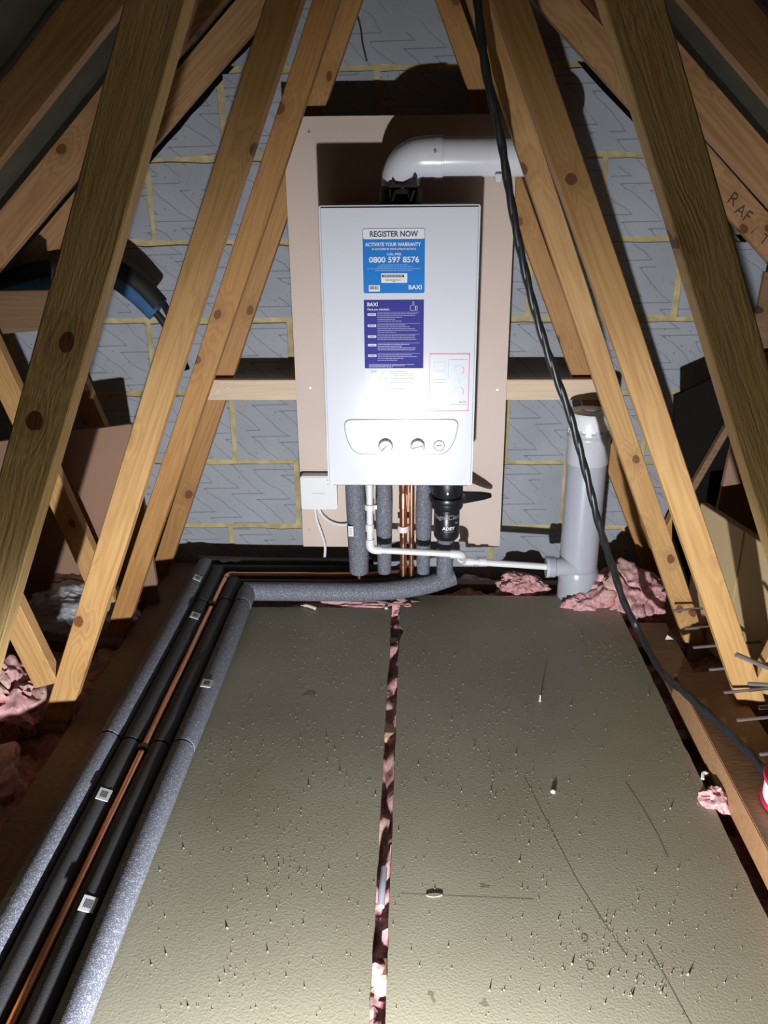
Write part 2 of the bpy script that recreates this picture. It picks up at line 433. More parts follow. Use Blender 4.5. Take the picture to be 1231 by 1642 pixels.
# jagged crack and loose mortar near the gable top
crk = MB()
cp = [(-0.165, 1.70), (-0.158, 1.64), (-0.150, 1.61), (-0.146, 1.575), (-0.135, 1.53)]
for (a, b), (c, d) in zip(cp[:-1], cp[1:]): crk.prism([(a-.0025, b), (c-.0025, d), (c+.0025, d), (a+.0025, b)][::1], WY-0.0052, WY-0.0045)
crk.build('crack', 'ink', wall)

# roof slopes: underlay felt seen between the rafters
for sgn, nm in ((-1, 'ceiling_slope_west'), (1, 'ceiling_slope_east')):
    mb = MB()
    n = 40
    for i in range(n+1):
        yy = -0.6+3.3*i/n
        sag = 0.006*math.sin(yy*9.0)
        for dx, z in ((0.0, 1.21+0.945/1.08), (2.35, 1.21+(0.945-2.35)/1.08)):
            mb.v.append((CX+sgn*dx, yy, z+sag)); 
    for i in range(n): mb.f.append((2*i, 2*i+1, 2*i+3, 2*i+2)); mb.mi.append(0)
    k = len(mb.v); mb.v += [(x, y, z+0.03) for x, y, z in mb.v]
    for i in range(n): mb.f.append((k+2*i, k+2*i+2, k+2*i+3, k+2*i+1)); mb.mi.append(0)
    tag(mb.build(nm, 'felt'), 'dark olive roofing felt above the rafters', kind='structure')

# floor: plasterboard below, chipboard panels, side plank
fl = MB().box(-2.35, 2.35, -0.6, WY, -0.150, -0.137).build('floor', 'ceil'); tag(fl, 'loft floor of green-grey chipboard panels', kind='structure')
def ragged(x0, x1, y0, y1, amp=0.0015, notch=None):
    pts = []
    def seg(a, b, n):
        for j in range(n):
            t = j/n; pts.append((a[0]+(b[0]-a[0])*t+random.uniform(-amp, amp), a[1]+(b[1]-a[1])*t+random.uniform(-amp, amp)))
    seg((x0, y0), (x1, y0), 3); seg((x1, y0), (x1, y1), 90); seg((x1, y1), (x0, y1), 25)
    seg((x0, y1), (x0, y0), 90)
    if notch:
        pts = [(x+max(0, notch[2]*(1-abs(y-notch[1])/notch[3])) if abs(x-x0) < 0.01 else x, y) for x, y in pts]
    return pts
MB().prismz(ragged(-0.665, -0.066, -0.55, 2.277), -0.0185, 0.0, 0, 1).build('floor_panel', ['floor', 'chipcore'], fl)
MB().prismz(ragged(-0.040, 0.626, -0.55, 2.366, notch=(0, 2.13, 0.016, 0.035)), -0.0185, 0.0, 0, 1).build('floor_panel', ['floor', 'chipcore'], fl)
pl = MB().box(-0.828, -0.668, -0.55, 2.60, -0.0185, 0.0).build('floor_plank', 'oldwood', fl)
fl_parts = [o for o in fl.children if o.name.startswith('floor_panel')]
# printed mark and scratches on the right-hand panel
def ink_floor(txt, x0, x1, y0, y1, par):
    vs, fs = text_polys(txt, -0.01)
    a, b = min(v[0] for v in vs), max(v[0] for v in vs); c, d = min(v[1] for v in vs), max(v[1] for v in vs)
    mb = MB(); mb.add([(x0+(v[0]-a)/(b-a)*(x1-x0), y0+(v[1]-c)/(d-c)*(y1-y0), 0.0004) for v in vs], fs)
    return mb.build('lettering', 'floor_ink', par)
MAT['floor_ink'] = plain('faded_print', (0.20, 0.18, 0.125), 0.7)
rp = [o for o in fl_parts if max(v.co.x for v in o.data.vertices)+o.location.x > 0.3 + 0][0] if fl_parts else fl
ink_floor('D', 0.290, 0.303, 1.017, 1.035, fl_parts[1]); ink_floor('0', 0.291, 0.303, 1.072, 1.090, fl_parts[1])
sc = MB()
def scratch(pts, wd=0.0012):
    for (a, b), (c, d) in zip(pts[:-1], pts[1:]):
        n = Vector((d-b, -(c-a))).normalized()*wd
        sc.add([(a-n.x, b-n.y, 0.0003), (a+n.x, b+n.y, 0.0003), (c+n.x, d+n.y, 0.0003), (c-n.x, d-n.y, 0.0003)], [(0, 1, 2, 3)])
scratch([(0.245, 1.50), (0.275, 1.36), (0.305, 1.22), (0.335, 1.12), (0.36, 1.05)], 0.0007)
scratch([(0.462, 1.49), (0.478, 1.41), (0.489, 1.33), (0.492, 1.27)], 0.0009)
scratch([(0.40, 1.07), (0.416, 1.00), (0.43, 0.93), (0.44, 0.88)], 0.0009)
scratch([(-0.02, 1.17), (0.10, 1.166), (0.22, 1.163)], 0.0005)
sc.build('scratches', 'floor_ink', fl_parts[1])

# ================================================================== ROOF TRUSSES
def member(name, x0z0, x1z1, hw, y0, y1, mat, parent, cut0=None, cut1=None, bow=0.003, seed=0):
    """timber in the truss plane; ends may be cut level (cut='h') ; hw = half width at right angles"""
    A = Vector((x0z0[0], 0, x0z0[1])); B = Vector((x1z1[0], 0, x1z1[1])); L = (B-A).length; d = (B-A)/L
    nrm = Vector((-d.z, 0, d.x)); n = 16; rows = []
    rnd = random.Random(seed)
    ph, ph2 = rnd.uniform(0, 6), rnd.uniform(0, 6)
    for i in range(n+1):
        t = i/n
        for s in (-1, 1):
            e = 0.0
            if i == 0 and cut0 == 'h': e = -s*hw*(nrm.z/d.z) if abs(d.z) > 0.1 else 0
            if i == n and cut1 == 'h': e = -s*hw*(nrm.z/d.z) if abs(d.z) > 0.1 else 0
            ww = hw*(1+0.02*math.sin(ph2+t*17+s))
            b = bow*math.sin(ph+t*5.0)
            rows.append((t*L-L/2+e, s*ww+b))
    mb = MB(); hy = (y1-y0)/2
    for y in (-hy, hy):
        for u, v in rows: mb.v.append((u, y, v))
    K = 2*(n+1)
    for i in range(n):
        a = 2*i
        mb.f += [(a, a+2, a+3, a+1), (K+a, K+a+1, K+a+3, K+a+2), (a, K+a, K+a+2, a+2), (a+1, a+3, K+a+3, K+a+1)]
    mb.f += [(0, 1, K+1, K), (2*n, K+2*n, K+2*n+1, 2*n+1)]; mb.mi = [0]*len(mb.f)
    ob = mb.build(name, mat, None, bevel=0.0018, origin=(0, 0, 0), segs=1)
    ob.parent = parent
    mid = (A+B)/2; ang = math.atan2(d.z, d.x)
    po = Vector(parent['_o'])
    ob.location = Vector((mid.x, (y0+y1)/2, mid.z)) - po; ob.rotation_euler = (0, -ang, 0)
    ob['_o'] = (0, 0, 0)
    return ob
TY = [1.013, 1.68, 2.096, 2.494]
LS = [(-0.324, 0.4262), (-0.324, 0.4257), (-0.324, 0.418), (-0.324, 0.412)]
RS = [(0.270, -0.438), (0.2616, -0.4428), (0.264, -0.4156), (0.242, -0.435)]
WD = [(0.067, 0.064), (0.066, 0.064), (0.060, 0.060), (0.060, 0.062)]
TL = ['sawn roof truss nearest the viewer, its upper webs in shadow',
      'second roof truss from the viewer, with the brightest orange pine webs',
      'third roof truss, its webs just in front of the backing board',
      'roof truss against the block wall, carrying the pale batten']
WM = ['pine_rough', 'pine', 'pine', 'pine_warm']
trusses = []
for i, y in enumerate(TY):
    y1 = y+0.036
    t = thing('roof_truss', (CX, y+0.018, -0.115), TL[i], 'roof truss', 'roof trusses')
    trusses.append(t)
    for sgn in (-1, 1):
        a, b = (LS if sgn < 0 else RS)[i]; wd = WD[i][0 if sgn < 0 else 1]
        c = a + sgn*wd/2
        f = lambda z: c + b*(z-1.21)
        hw = wd/2*math.cos(math.atan(abs(b)))
        wm = WM[i]
        if i == 2 and sgn < 0: wm = 'pine_warm'
        wb = member('web', (f(-0.02), -0.02), (f(1.86), 1.86), hw, y, y1, wm, t, 'h', 'h', seed=i*7+sgn)
        # outer web rising from the same joint to the rafter
        inn = lambda z: CX + sgn*(0.800+0.286*(z-0.05))
        cz = 0.03; hw2 = 0.031
        if not (i == 2 and sgn > 0): member('outer_web', (inn(0.10)+sgn*0.032, 0.10), (inn(0.965)+sgn*0.032, 0.965), hw2, y+0.0005, y1-0.0005, 'pine', t, None, None, 0.002, seed=i*13+sgn)
        # rafter
        rc = lambda z: CX + sgn*(0.860-1.08*(z-1.21))
        rf = member('rafter', (rc(-0.06), -0.06), (rc(1.99), 1.99), 0.0405, y+0.001, y1-0.001, 'pine_raft', t, 'h', None, 0.004, seed=i*17+sgn+3)
        if i == 3 and sgn > 0:
            # handwriting in marker on the rafter face
            for txt, px, pz, sz in (('R', 0.858, 1.158, .040), ('A', 0.884, 1.130, .036), ('F', 0.908, 1.112, .036), ('/', 0.938, 1.075, .026), ('T', 0.962, 1.052, .034)):
                vs, fs = text_polys(txt, -0.012)
                ca, sa = math.cos(-0.55), math.sin(-0.55)
                mb = MB(); mb.add([(px+(v[0]*ca-v[1]*sa)*sz*1.2, y-0.0008, pz+(v[0]*sa+v[1]*ca)*sz*1.2) for v in vs], fs)
                lt = mb.build('lettering', 'marker', None, origin=(0, 0, 0)); lt.parent = rf
                lt.matrix_parent_inverse = (Matrix.Translation(Vector(t.location)) @ Matrix.LocRotScale(rf.location, rf.rotation_euler, None)).inverted()
    member('tie', (CX-2.2, -0.0685), (CX+2.2, -0.0685), 0.0465, y, y1, 'oldwood', t, seed=i)
    # galvanised nail plates at the joints and the apex
    for sgn in (-1, 1):
        mb = MB().box(CX+sgn*0.86-0.05, CX+sgn*0.86+0.05, y-0.0016, y-0.0002, -0.09, -0.005); mb.build('nail_plate', 'steel', t, origin=(CX, y+0.018, -0.115))
    MB().prism([(CX-0.09, 1.80), (CX+0.09, 1.80), (CX+0.06, 1.93), (CX-0.06, 1.93)], y-0.0016, y-0.0002).build('nail_plate', 'steel', t, origin=(CX, y+0.018, -0.115))

# ================================================================== BATTEN AND BACKING BOARD
BY = 2.443
bt = thing('batten', (-0.05, 2.47, 0.607), 'pale planed batten screwed across the wall truss behind the backing board', 'batten')
MB().box(-0.64, 0.56, 2.461, 2.4935, 0.607, 0.668).build('batten_timber', 'pine_pale', bt, bevel=0.0015, origin=(-0.05, 2.47, 0.637))
for sx, sz in ((-0.560, 0.646), (-0.590, 0.633), (0.504, 0.624)):
    o = MB().lathe([(0.001, -0.0012), (0.0035, -0.0012), (0.0042, 0.001)], (sx, 2.4605, sz), 'y', 12).build('screw', 'bright', bt, origin=(sx, 2.4605, sz))
bo = thing('backing_board', (-0.04, 2.452, 0.132), 'pinkish beige backing board mounted behind the boiler', 'board')
notch = rpoly([(-0.352, 0.132), (-0.112, 0.132), (-0.112, 0.152), (0.167, 0.152), (0.167, 0.132), (0.274, 0.134), (0.272, 1.381), (-0.352, 1.381)], [.001, .001, .008, .012, .001, .001, .001, .001], 4)
MB().prism(notch, BY, 2.461, 0, 1).build('board_panel', ['board', 'board_edge'], bo)
for sx, sz in ((-0.284, 1.344), (-0.309, 0.648), (0.246, 0.642), (0.225, 1.34), (-0.33, 0.19)):
    MB().lathe([(0.001, -0.001), (0.0032, -0.001), (0.004, 0.001)], (sx, BY-0.0002, sz), 'y', 12).build('screw', 'steel', bo)

# ================================================================== BOILER
bl = thing('boiler', (-0.037, 2.30, 0.442), 'white wall-hung combi boiler with blue stickers on its front', 'boiler')
FY = 2.158
mb = MB().prism(rrect(-0.235, 0.160, 0.442, 1.164, 0.006, 3), FY, 2.40)
cas = mb.build('casing', 'boiler', bl, bevel=0.007, segs=3)
MB().box(-0.229, 0.155, 2.40, BY, 0.452, 1.150).build('chassis', 'chassis', bl)
MB().box(-0.222, 0.148, FY+0.012, 2.43, 0.438, 0.444).build('base_plate', 'chassis', bl)
# control fascia
fp = thing('x', (0, 0, 0), None, None) if False else None
shape = [(-0.185, 0.6275), (-0.1815, 0.582), (-0.160, 0.5335), (0.087, 0.5335), (0.110, 0.575), (0.119, 0.6285)]
shape = rpoly(shape, [.022, .030, .035, .035, .030, .022], 6)
big = [((x+0.034)*1.018-0.034, (z-0.582)*1.04+0.582) for x, z in shape]
grv = MB().prism(big, FY-0.0006, FY+0.002).build('control_panel', 'groove', bl)
MB().prism(shape, FY-0.0032, FY+0.001).build('fascia', 'fascia', grv, bevel=0.0012)
def knob(x, z, r, ang):
    k = MB().lathe([(r*0.55, -0.016), (r*0.92, -0.0155), (r, -0.013), (r*1.03, 0.0)], (x, FY-0.003, z), 'y', 32).build('knob', 'fascia', grv, smooth=True)
    ca, sa = math.cos(ang), math.sin(ang); q = []
    for u, v in ((-r*.8, -.0012), (r*.8, -.0012), (r*.8, .0012), (-r*.8, .0012)): q.append((x+u*ca-v*sa, z+u*sa+v*ca))
    MB().prism(q, FY-0.0205, FY-0.018).build('pointer', 'groove', grv)
MB().lathe([(0.0194, -0.0006), (0.0204, 0)], (-0.0755, FY-0.0032, 0.557), 'y', 32).build('knob_surround', 'inkgrey', grv)
MB().lathe([(0.0194, -0.0006), (0.0204, 0)], (0.0105, FY-0.0032, 0.557), 'y', 32).build('knob_surround', 'inkgrey', grv)
knob(-0.0755, 0.557, 0.0178, 0.75); knob(0.0105, 0.557, 0.0178, 0.22)
MB().lathe([(0.0135, -0.002), (0.0150, -0.002), (0.0155, 0.0)], (0.068, FY-0.0032, 0.557), 'y', 32).build('gauge_bezel', 'groove', grv)
MB().lathe([(0.0005, -0.0025), (0.0128, -0.0024), (0.0130, 0.0)], (0.068, FY-0.0032, 0.557), 'y', 32).build('gauge_dial', 'white', grv)
MB().prism([(0.061, 0.556), (0.075, 0.557), (0.075, 0.5585), (0.061, 0.558)], FY-0.0064, FY-0.0058).build('gauge_needle', 'ink', grv)
MB().prism(rrect(-0.042, -0.025, 0.563, 0.570, 0.001), FY-0.0036, FY-0.003).build('display', 'lilac', grv)
MB().prism([(-0.050, 0.545), (-0.018, 0.545), (-0.020, 0.555), (-0.034, 0.549), (-0.048, 0.555)], FY-0.0036, FY-0.003).build('button_pad', 'lilac', grv)

def fine_print(rows, y, mat, parent, h=0.0017, gap=0.0011):
    mb = MB(); r = random.Random(3)
    for x0, x1, z in rows:
        x = x0
        while x < x1:
            wd = min(r.uniform(0.0025, 0.0085), x1-x)
            if wd > 0.0008: mb.box(x, x+wd, y-0.00012, y, z, z+h)
            x += wd+gap
    return tag(mb.build('fine_print', mat, parent), kind='stuff')
# warranty sticker
s1 = MB().prism(rrect(-0.128, 0.0255, 0.9555, 1.1105, 0.005), FY-0.0006, FY).build('warranty_sticker', 'inkblue', bl)
s1['label'] = 'blue sticker reading REGISTER NOW'
MB().prism(rrect(-0.1268, 0.0243, 1.0855, 1.1093, 0.004), FY-0.0009, FY-0.0005).build('header_band', 'white', s1)
y = FY-0.0011
lettering('REGISTER NOW', -0.110, 0.0085, 1.0905, 1.1045, y, 'inknavy', s1, 0.028)
lettering('ACTIVATE YOUR WARRANTY', -0.122, 0.0155, 1.0685, 1.0775, y, 'white', s1, 0.025)
lettering('AS OUTLINED IN YOUR LITERATURE PACK', -0.106, 0.004, 1.0595, 1.0643, y, 'white', s1, 0.012)
lettering('CALL FREE', -0.068, -0.033, 1.047, 1.053, y, 'white', s1, 0.012)
lettering('0800 597 8576', -0.113, 0.0115, 1.0295, 1.0440, y, 'white', s1, 0.022)
fine_print([(-0.085, -0.018, 1.0235), (-0.093, -0.006, 1.019), (-0.117, 0.015, 1.0145), (-0.098, -0.004, 1.010)], y+0.0003, 'paleblue', s1, 0.0013)
wl = MB().prism(rrect(-0.083, -0.018, 0.981, 1.004, 0.002), FY-0.0010, FY-0.0005).build('number_label', 'white', s1)
MB().box(-0.081, -0.0255, FY-0.0012, FY-0.0009, 0.9945, 1.0005).build('black_band', 'ink', s1)
fine_print([(-0.077, -0.03, 0.9965)], FY-0.0013, 'white', s1, 0.002); fine_print([(-0.073, -0.033, 0.9870), (-0.055, -0.048, 0.983)], FY-0.0012, 'ink', s1, 0.0018)
MB().box(-0.1145, -0.0865, FY-0.0010, FY-0.0005, 0.9600, 0.9755).build('barcode_label', 'white', s1)
bc = MB(); x = -0.1120; r_ = random.Random(5)
while x < -0.0895:
    wd = r_.choice((0.0005, 0.0009, 0.0013)); bc.box(x, x+wd, FY-0.0012, FY-0.0009, 0.9645, 0.9735); x += wd+r_.choice((0.0005, 0.0008))
bc.build('barcode', 'ink', s1)
lettering('BAXI', -0.0145, 0.0185, 0.9645, 0.9755, y, 'white', s1, 0.025)
# check-list sticker
s2 = MB().box(-0.128, 0.0240, FY-0.0006, FY, 0.7655, 0.9395).build('checklist_sticker', 'navy', bl); s2['label'] = 'navy sticker headed Have you checked'
lettering('BAXI', -0.119, -0.0925, 0.9235, 0.9330, y, 'white', s2, 0.02)
lettering('Have you checked...', -0.119, -0.061, 0.9115, 0.9190, y, 'white', s2, 0.012)
zz = [(0.9030, 5), (0.8750, 5), (0.8475, 3), (0.8255, 4), (0.7985, 4)]
rows = []; pills = MB(); rules = MB()
for zc, n in zz:
    MB().prism(rrect(-0.119, -0.0972, zc-0.0030, zc+0.0030, 0.0015, 3), FY-0.0010, FY-0.0005).build('heading_pill', 'white', s2)
    for j in range(n): rows.append((-0.094, -0.094+random.uniform(0.045, 0.108), zc+0.0012-j*0.0046))
    rules.box(-0.094, 0.014, FY-0.0009, FY-0.0005, zc+0.0050, zc+0.0056)
    for u in (-0.109,):
        pass
rows += [(-0.117, 0.0, 0.7745), (-0.117, -0.025, 0.7715), (-0.117, -0.055, 0.7685)]
rules.build('rule_line', 'palenavy', s2)
fine_print(rows, y+0.0002, 'palenavy', s2, 0.0014)
fine_print([(-0.116, -0.100, zc-0.0008) for zc, n in zz], FY-0.0012, 'navy', s2, 0.0016)
def thumb(cx, cz, s, mat, parent, y):
    pts = [(-.5, -.45), (.1, -.5), (.3, -.45), (.3, .2), (.05, .25), (.08, .6), (.0, .95), (-.12, .9), (-.15, .5), (-.3, .25), (-.52, .2), (-.55, .05), (-.5, .02), (-.55, -.12), (-.5, -.15), (-.55, -.28), (-.48, -.32), (-.5, -.45)]
    mb = MB()
    def stroke(pp, w=0.0007):
        for (a, b), (c, d) in zip(pp[:-1], pp[1:]):
            p, q = Vector((cx+a*s, cz+b*s)), Vector((cx+c*s, cz+d*s)); n = Vector((q.y-p.y, -(q.x-p.x)))
            if n.length < 1e-6: continue
            n = n.normalized()*w/2
            mb.add([(p.x-n.x, y, p.y-n.y), (p.x+n.x, y, p.y+n.y), (q.x+n.x, y, q.y+n.y), (q.x-n.x, y, q.y-n.y)], [(0, 1, 2, 3)])
    stroke(pts); stroke([(.38, -.45), (.62, -.45), (.62, .2), (.38, .22), (.38, -.45)])
    return mb.build('thumb_icon', mat, parent)
thumb(-0.002, 0.9205, 0.0155, 'white', s2, y)
# printed strip under it, white number label, red-bordered sticker
s3 = MB().box(-0.128, 0.0240, FY-0.0004, FY, 0.712, 0.7645).build('contact_sticker', 'gloss', bl)
lettering('BAXI', -0.112, -0.098, 0.7545, 0.7595, FY-0.0006, 'inkgrey', s3, 0.02)
thumb(-0.081, 0.737, 0.0200, 'inkgrey', s3, FY-0.0006)
fine_print([(-0.063, -0.02, 0.756), (-0.063, -0.005, 0.7505), (-0.054, 0.001, 0.7445), (-0.054, 0.0, 0.7385), (-0.054, -0.004, 0.7325), (-0.063, -0.001, 0.7265)], FY-0.0006, 'inkgrey', s3, 0.0016)
nl = MB().prism(rrect(-0.0635, -0.006, 0.6945, 0.7165, 0.001), FY-0.0010, FY).build('number_label', 'gloss', bl)
fine_print([(-0.060, -0.010, 0.7120)], FY-0.0012, 'inkgrey', nl, 0.0025, 0.002)
s4 = MB().box(0.0400, 0.1440, FY-0.0005, FY, 0.6515, 0.8035).build('pressure_sticker', 'gloss', bl); s4['label'] = 'white sticker with a red border and gauge diagrams'
bd = MB()
for a in ((0.040, 0.144, 0.8010, 0.8035), (0.040, 0.144, 0.6515, 0.6535), (0.040, 0.0415, 0.6515, 0.8035), (0.1415, 0.144, 0.6515, 0.8035)): bd.box(a[0], a[1], FY-0.0008, FY-0.0004, a[2], a[3])
bd.build('border', 'red', s4)
def arcs(cx, cz, r, a0, a1, mat, w=0.0015):
    mb = MB(); n = 16
    for i in range(n):
        p = math.radians(a0+(a1-a0)*i/n); q = math.radians(a0+(a1-a0)*(i+1)/n)
        mb.add([(cx+(r-w)*math.cos(p), FY-0.0008, cz+(r-w)*math.sin(p)), (cx+(r+w)*math.cos(p), FY-0.0008, cz+(r+w)*math.sin(p)), (cx+(r+w)*math.cos(q), FY-0.0008, cz+(r+w)*math.sin(q)), (cx+(r-w)*math.cos(q), FY-0.0008, cz+(r-w)*math.sin(q))], [(0, 1, 2, 3)])
    return mb.build('gauge_diagram', mat, s4)
arcs(0.117, 0.760, 0.0125, 40, 200, 'green', 0.0009); arcs(0.117, 0.760, 0.0125, -40, 40, 'red', 0.0009)
arcs(0.117, 0.703, 0.0125, 60, 200, 'green', 0.0009); arcs(0.117, 0.703, 0.0125, -40, 60, 'red', 0.0009)
MB().prism([(0.113, 0.741), (0.118, 0.726), (0.121, 0.720), (0.120, 0.733)], FY-0.0008, FY-0.0004).build('gauge_diagram', 'green', s4)
fine_print([(0.092, 0.137, 0.787), (0.05, 0.085, 0.735), (0.05, 0.08, 0.727), (0.05, 0.085, 0.690), (0.05, 0.075, 0.684), (0.095, 0.14, 0.668)], FY-0.0006, 'inkgrey', s4, 0.0014)
db = MB()
for a in ((0.052, 0.080, 0.758, 0.7585), (0.052, 0.080, 0.782, 0.7825), (0.052, 0.0525, 0.758, 0.7825), (0.0795, 0.08, 0.758, 0.7825), (0.0885, 0.089, 0.74, 0.79)): db.box(a[0], a[1], FY-0.0008, FY-0.0004, a[2], a[3])
db.build('boiler_diagram', 'inkgrey', s4)
lettering('BAXI', 0.119, 0.137, 0.673, 0.679, FY-0.0008, 'inkgrey', s4, 0.02)

# ================================================================== FLUE
fu = thing('flue', (-0.037, 2.30, 1.164), 'white round flue pipe with elbow leaving the boiler top', 'flue pipe')
FX, FZ = -0.037, 1.274
MB().lathe([(0.064, 0.0), (0.064, 0.004), (0.058, 0.005), (0.057, 0.036), (0.052, 0.042)], (FX, 2.30, 1.164), 'z', 40).build('adaptor', 'darkgrey', fu, smooth=True)
elp = [(FX, 2.30, 1.207)]
R0 = 0.060
for i in range(0, 13):
    a = math.radians(180-90*i/12); elp.append((FX+R0+R0*math.cos(a), 2.30, FZ-R0+R0*math.sin(a)))
elp.append((0.055, 2.30, FZ))
MB().tube(elp, 0.050, 40).build('elbow', 'fluew', fu, smooth=True)
MB().lathe([(0.050, 0.022), (0.0515, 0.022), (0.0515, 0.050), (0.0535, 0.050), (0.0535, 0.066), (0.052, 0.067), (0.052, 0.071), (0.050, 0.072)], (0, 2.30, FZ), 'x', 40).build('collar', 'fluew', fu, smooth=True)
rp_ = [(0.05, 2.30, FZ), (0.30, 2.30, FZ)]
for i in range(1, 11):
    a = math.radians(90*i/10); rp_.append((0.30+0.07*math.sin(a), 2.30+0.07-0.07*math.cos(a), FZ))
rp_.append((0.37, WY+0.03, FZ))
MB().tube(rp_, 0.0485, 40).build('flue_tube', 'fluew', fu, smooth=True)
MB().lathe([(0.0035, -0.002), (0.004, 0.001)], (0.050, 2.2487, FZ+0.012), 'y', 12).build('screw', 'steel', fu)
MB().lathe([(0.0490, -0.007), (0.0503, -0.007), (0.0503, 0.007), (0.0490, 0.007)], (0.207, 2.30, FZ), 'x', 40).build('pipe_bracket', 'fluew', fu, smooth=True)
MB().box(0.201, 0.215, 2.255, 2.275, FZ-0.060, FZ-0.040).build('bracket_lug', 'whitep', fu, bevel=0.002)
MB().box(0.203, 0.209, 2.29, 2.30, FZ+0.048, FZ+0.085).build('bracket_screw', 'bright', fu, bevel=0.001)
clipm = MB()
clipm.prism([(-0.066, 1.186), (0.006, 1.186), (0.006, 1.214), (0.002, 1.226), (-0.003, 1.226), (-0.006, 1.216), (-0.030, 1.210), (-0.050, 1.212), (-0.052, 1.218), (-0.057, 1.218), (-0.058, 1.211), (-0.066, 1.208)], 2.236, 2.246)
clipm.prism([(-0.060, 1.166), (0.004, 1.166), (0.004, 1.187), (-0.060, 1.187)], 2.238, 2.247)
clipm.build('flue_clamp', 'blackp', fu, bevel=0.001)
lv = MB()
lv.prism([(-0.047, 1.188), (-0.014, 1.188), (-0.014, 1.198), (-0.024, 1.200), (-0.030, 1.203), (-0.036, 1.200), (-0.047, 1.199)], 2.2335, 2.237)
for u in (-0.064, -0.018):
    lv.prism([(u, 1.180), (u+0.004, 1.180), (u+0.005, 1.199), (u, 1.199)], 2.2335, 2.237)
    lv.prism([(u+0.005, 1.171), (u+0.010, 1.171), (u+0.020, 1.196), (u+0.013, 1.196)], 2.231, 2.2345)
lv.build('clamp_lever', 'bright', fu)

# ================================================================== RECEIVER BOX
rc_ = thing('receiver_box', (-0.291, 2.425, 0.270), 'small square white wireless receiver mounted left below the boiler', 'receiver')
MB().prism(rrect(-0.347, -0.236, 0.274, 0.383, 0.008), 2.404, 2.4425).build('housing', 'whitep', rc_, bevel=0.003)
fine_print([(-0.312, -0.272, 0.327)], 2.4039, 'inkgrey', rc_, 0.0014, 0.0004)
for zz_ in (0.371, 0.358): MB().lathe([(0.0004, -0.0004), (0.0018, -0.0004), (0.0018, 0.0004)], (-0.262, 2.404, zz_), 'y', 10).build('indicator', 'inkgrey', rc_)
MB().tube(smooth_path([(-0.309, 2.425, 0.276), (-0.303, 2.424, 0.23), (-0.288, 2.42, 0.18), (-0.280, 2.42, 0.14), (-0.283, 2.425, 0.105)], 8), 0.0042, 10).build('cable', 'whitep', rc_, smooth=True)
MB().tube(smooth_path([(-0.297, 2.425, 0.276), (-0.285, 2.428, 0.245), (-0.255, 2.43, 0.220), (-0.215, 2.43, 0.214), (-0.170, 2.43, 0.235), (-0.140, 2.43, 0.29), (-0.125, 2.42, 0.36), (-0.12, 2.40, 0.44)], 8), 0.0040, 10).build('cable', 'whitep', rc_, smooth=True)

# ================================================================== PIPES UNDER THE BOILER
PYV = 2.345
def wobble_tube(pts, rads, name, mat, parent=None, seg=20, n=8):
    path = smooth_path(pts, n); m_ = len(pts)-1; rr2 = []
    for i in range(len(path)):
        t = i/n; k = min(int(t), m_-1); f_ = t-k; f_ = f_*f_*(3-2*f_); rr2.append(rads[k]*(1-f_)+rads[k+1]*f_)
    return MB().tube(path, rr2, seg).build(name, mat, parent, smooth=True)
v1 = thing('lagged_pipe', (-0.17, PYV, 0.09), 'thick grey foam-lagged drop pipe at the left under the boiler', 'pipe', 'lagged pipes under the boiler')
wobble_tube([(-0.177, PYV, 0.46), (-0.176, PYV, 0.40), (-0.173, PYV, 0.30), (-0.169, PYV, 0.22), (-0.168, PYV, 0.09)], [0.0285, 0.0285, 0.030, 0.0325, 0.0295], 'foam_sleeve', 'foam', v1)
lb = MB().box(-0.195, -0.180, 2.3085, 2.3105, 0.225, 0.258).build('price_label', 'white', v1)
fine_print([(-0.1925, -0.184, 0.230+0.004*k) for k in range(6)], 2.3083, 'ink', v1, 0.0012)
MB().tube([(-0.168, PYV, 0.095), (-0.168, PYV, 0.05)], 0.0095, 14).build('copper_core', 'copper', v1, smooth=True)
v2 = thing('lagged_pipe', (-0.088, PYV, 0.09), 'grey foam-lagged drop pipe between the white pipe and the copper pipes', 'pipe', 'lagged pipes under the boiler')
wobble_tube([(-0.088, PYV, 0.46), (-0.088, PYV, 0.39), (-0.089, PYV, 0.29), (-0.089, PYV, 0.19), (-0.089, PYV, 0.09)], [0.0222, 0.0222, 0.0258, 0.0232, 0.0205], 'foam_sleeve', 'foam', v2)
v3 = thing('lagged_pipe', (0.030, PYV, 0.09), 'grey foam-lagged drop pipe left of the black filter', 'pipe', 'lagged pipes under the boiler')
wobble_tube([(0.031, PYV, 0.46), (0.031, PYV, 0.38), (0.031, PYV, 0.29), (0.0305, PYV, 0.19), (0.031, PYV, 0.09)], [0.0215, 0.0218, 0.0252, 0.0225, 0.0195], 'foam_sleeve', 'foam', v3)
c1 = thing('copper_pipe', (-0.031, PYV, 0.10), 'thicker copper pipe with soldered joint hanging under the boiler', 'pipe', 'copper drops under the boiler')
MB().tube([(-0.031, PYV, 0.46), (-0.031, PYV, 0.08)], 0.0108, 20).build('copper_tube', 'copper', c1, smooth=True)
MB().lathe([(0.0108, 0.30), (0.0124, 0.302), (0.0124, 0.345), (0.0116, 0.347), (0.0116, 0.356), (0.0124, 0.358), (0.0124, 0.395), (0.0108, 0.397)], (-0.031, PYV, 0), 'z', 20).build('soldered_joint', 'copper', c1, smooth=True)
MB().lathe([(0.0112, 0.228), (0.0175, 0.228), (0.0175, 0.247), (0.0112, 0.247)], (-0.031, PYV, 0), 'z', 20).box(-0.041, -0.021, PYV, BY, 0.23, 0.245).build('pipe_clip', 'whitep', c1, smooth=True)
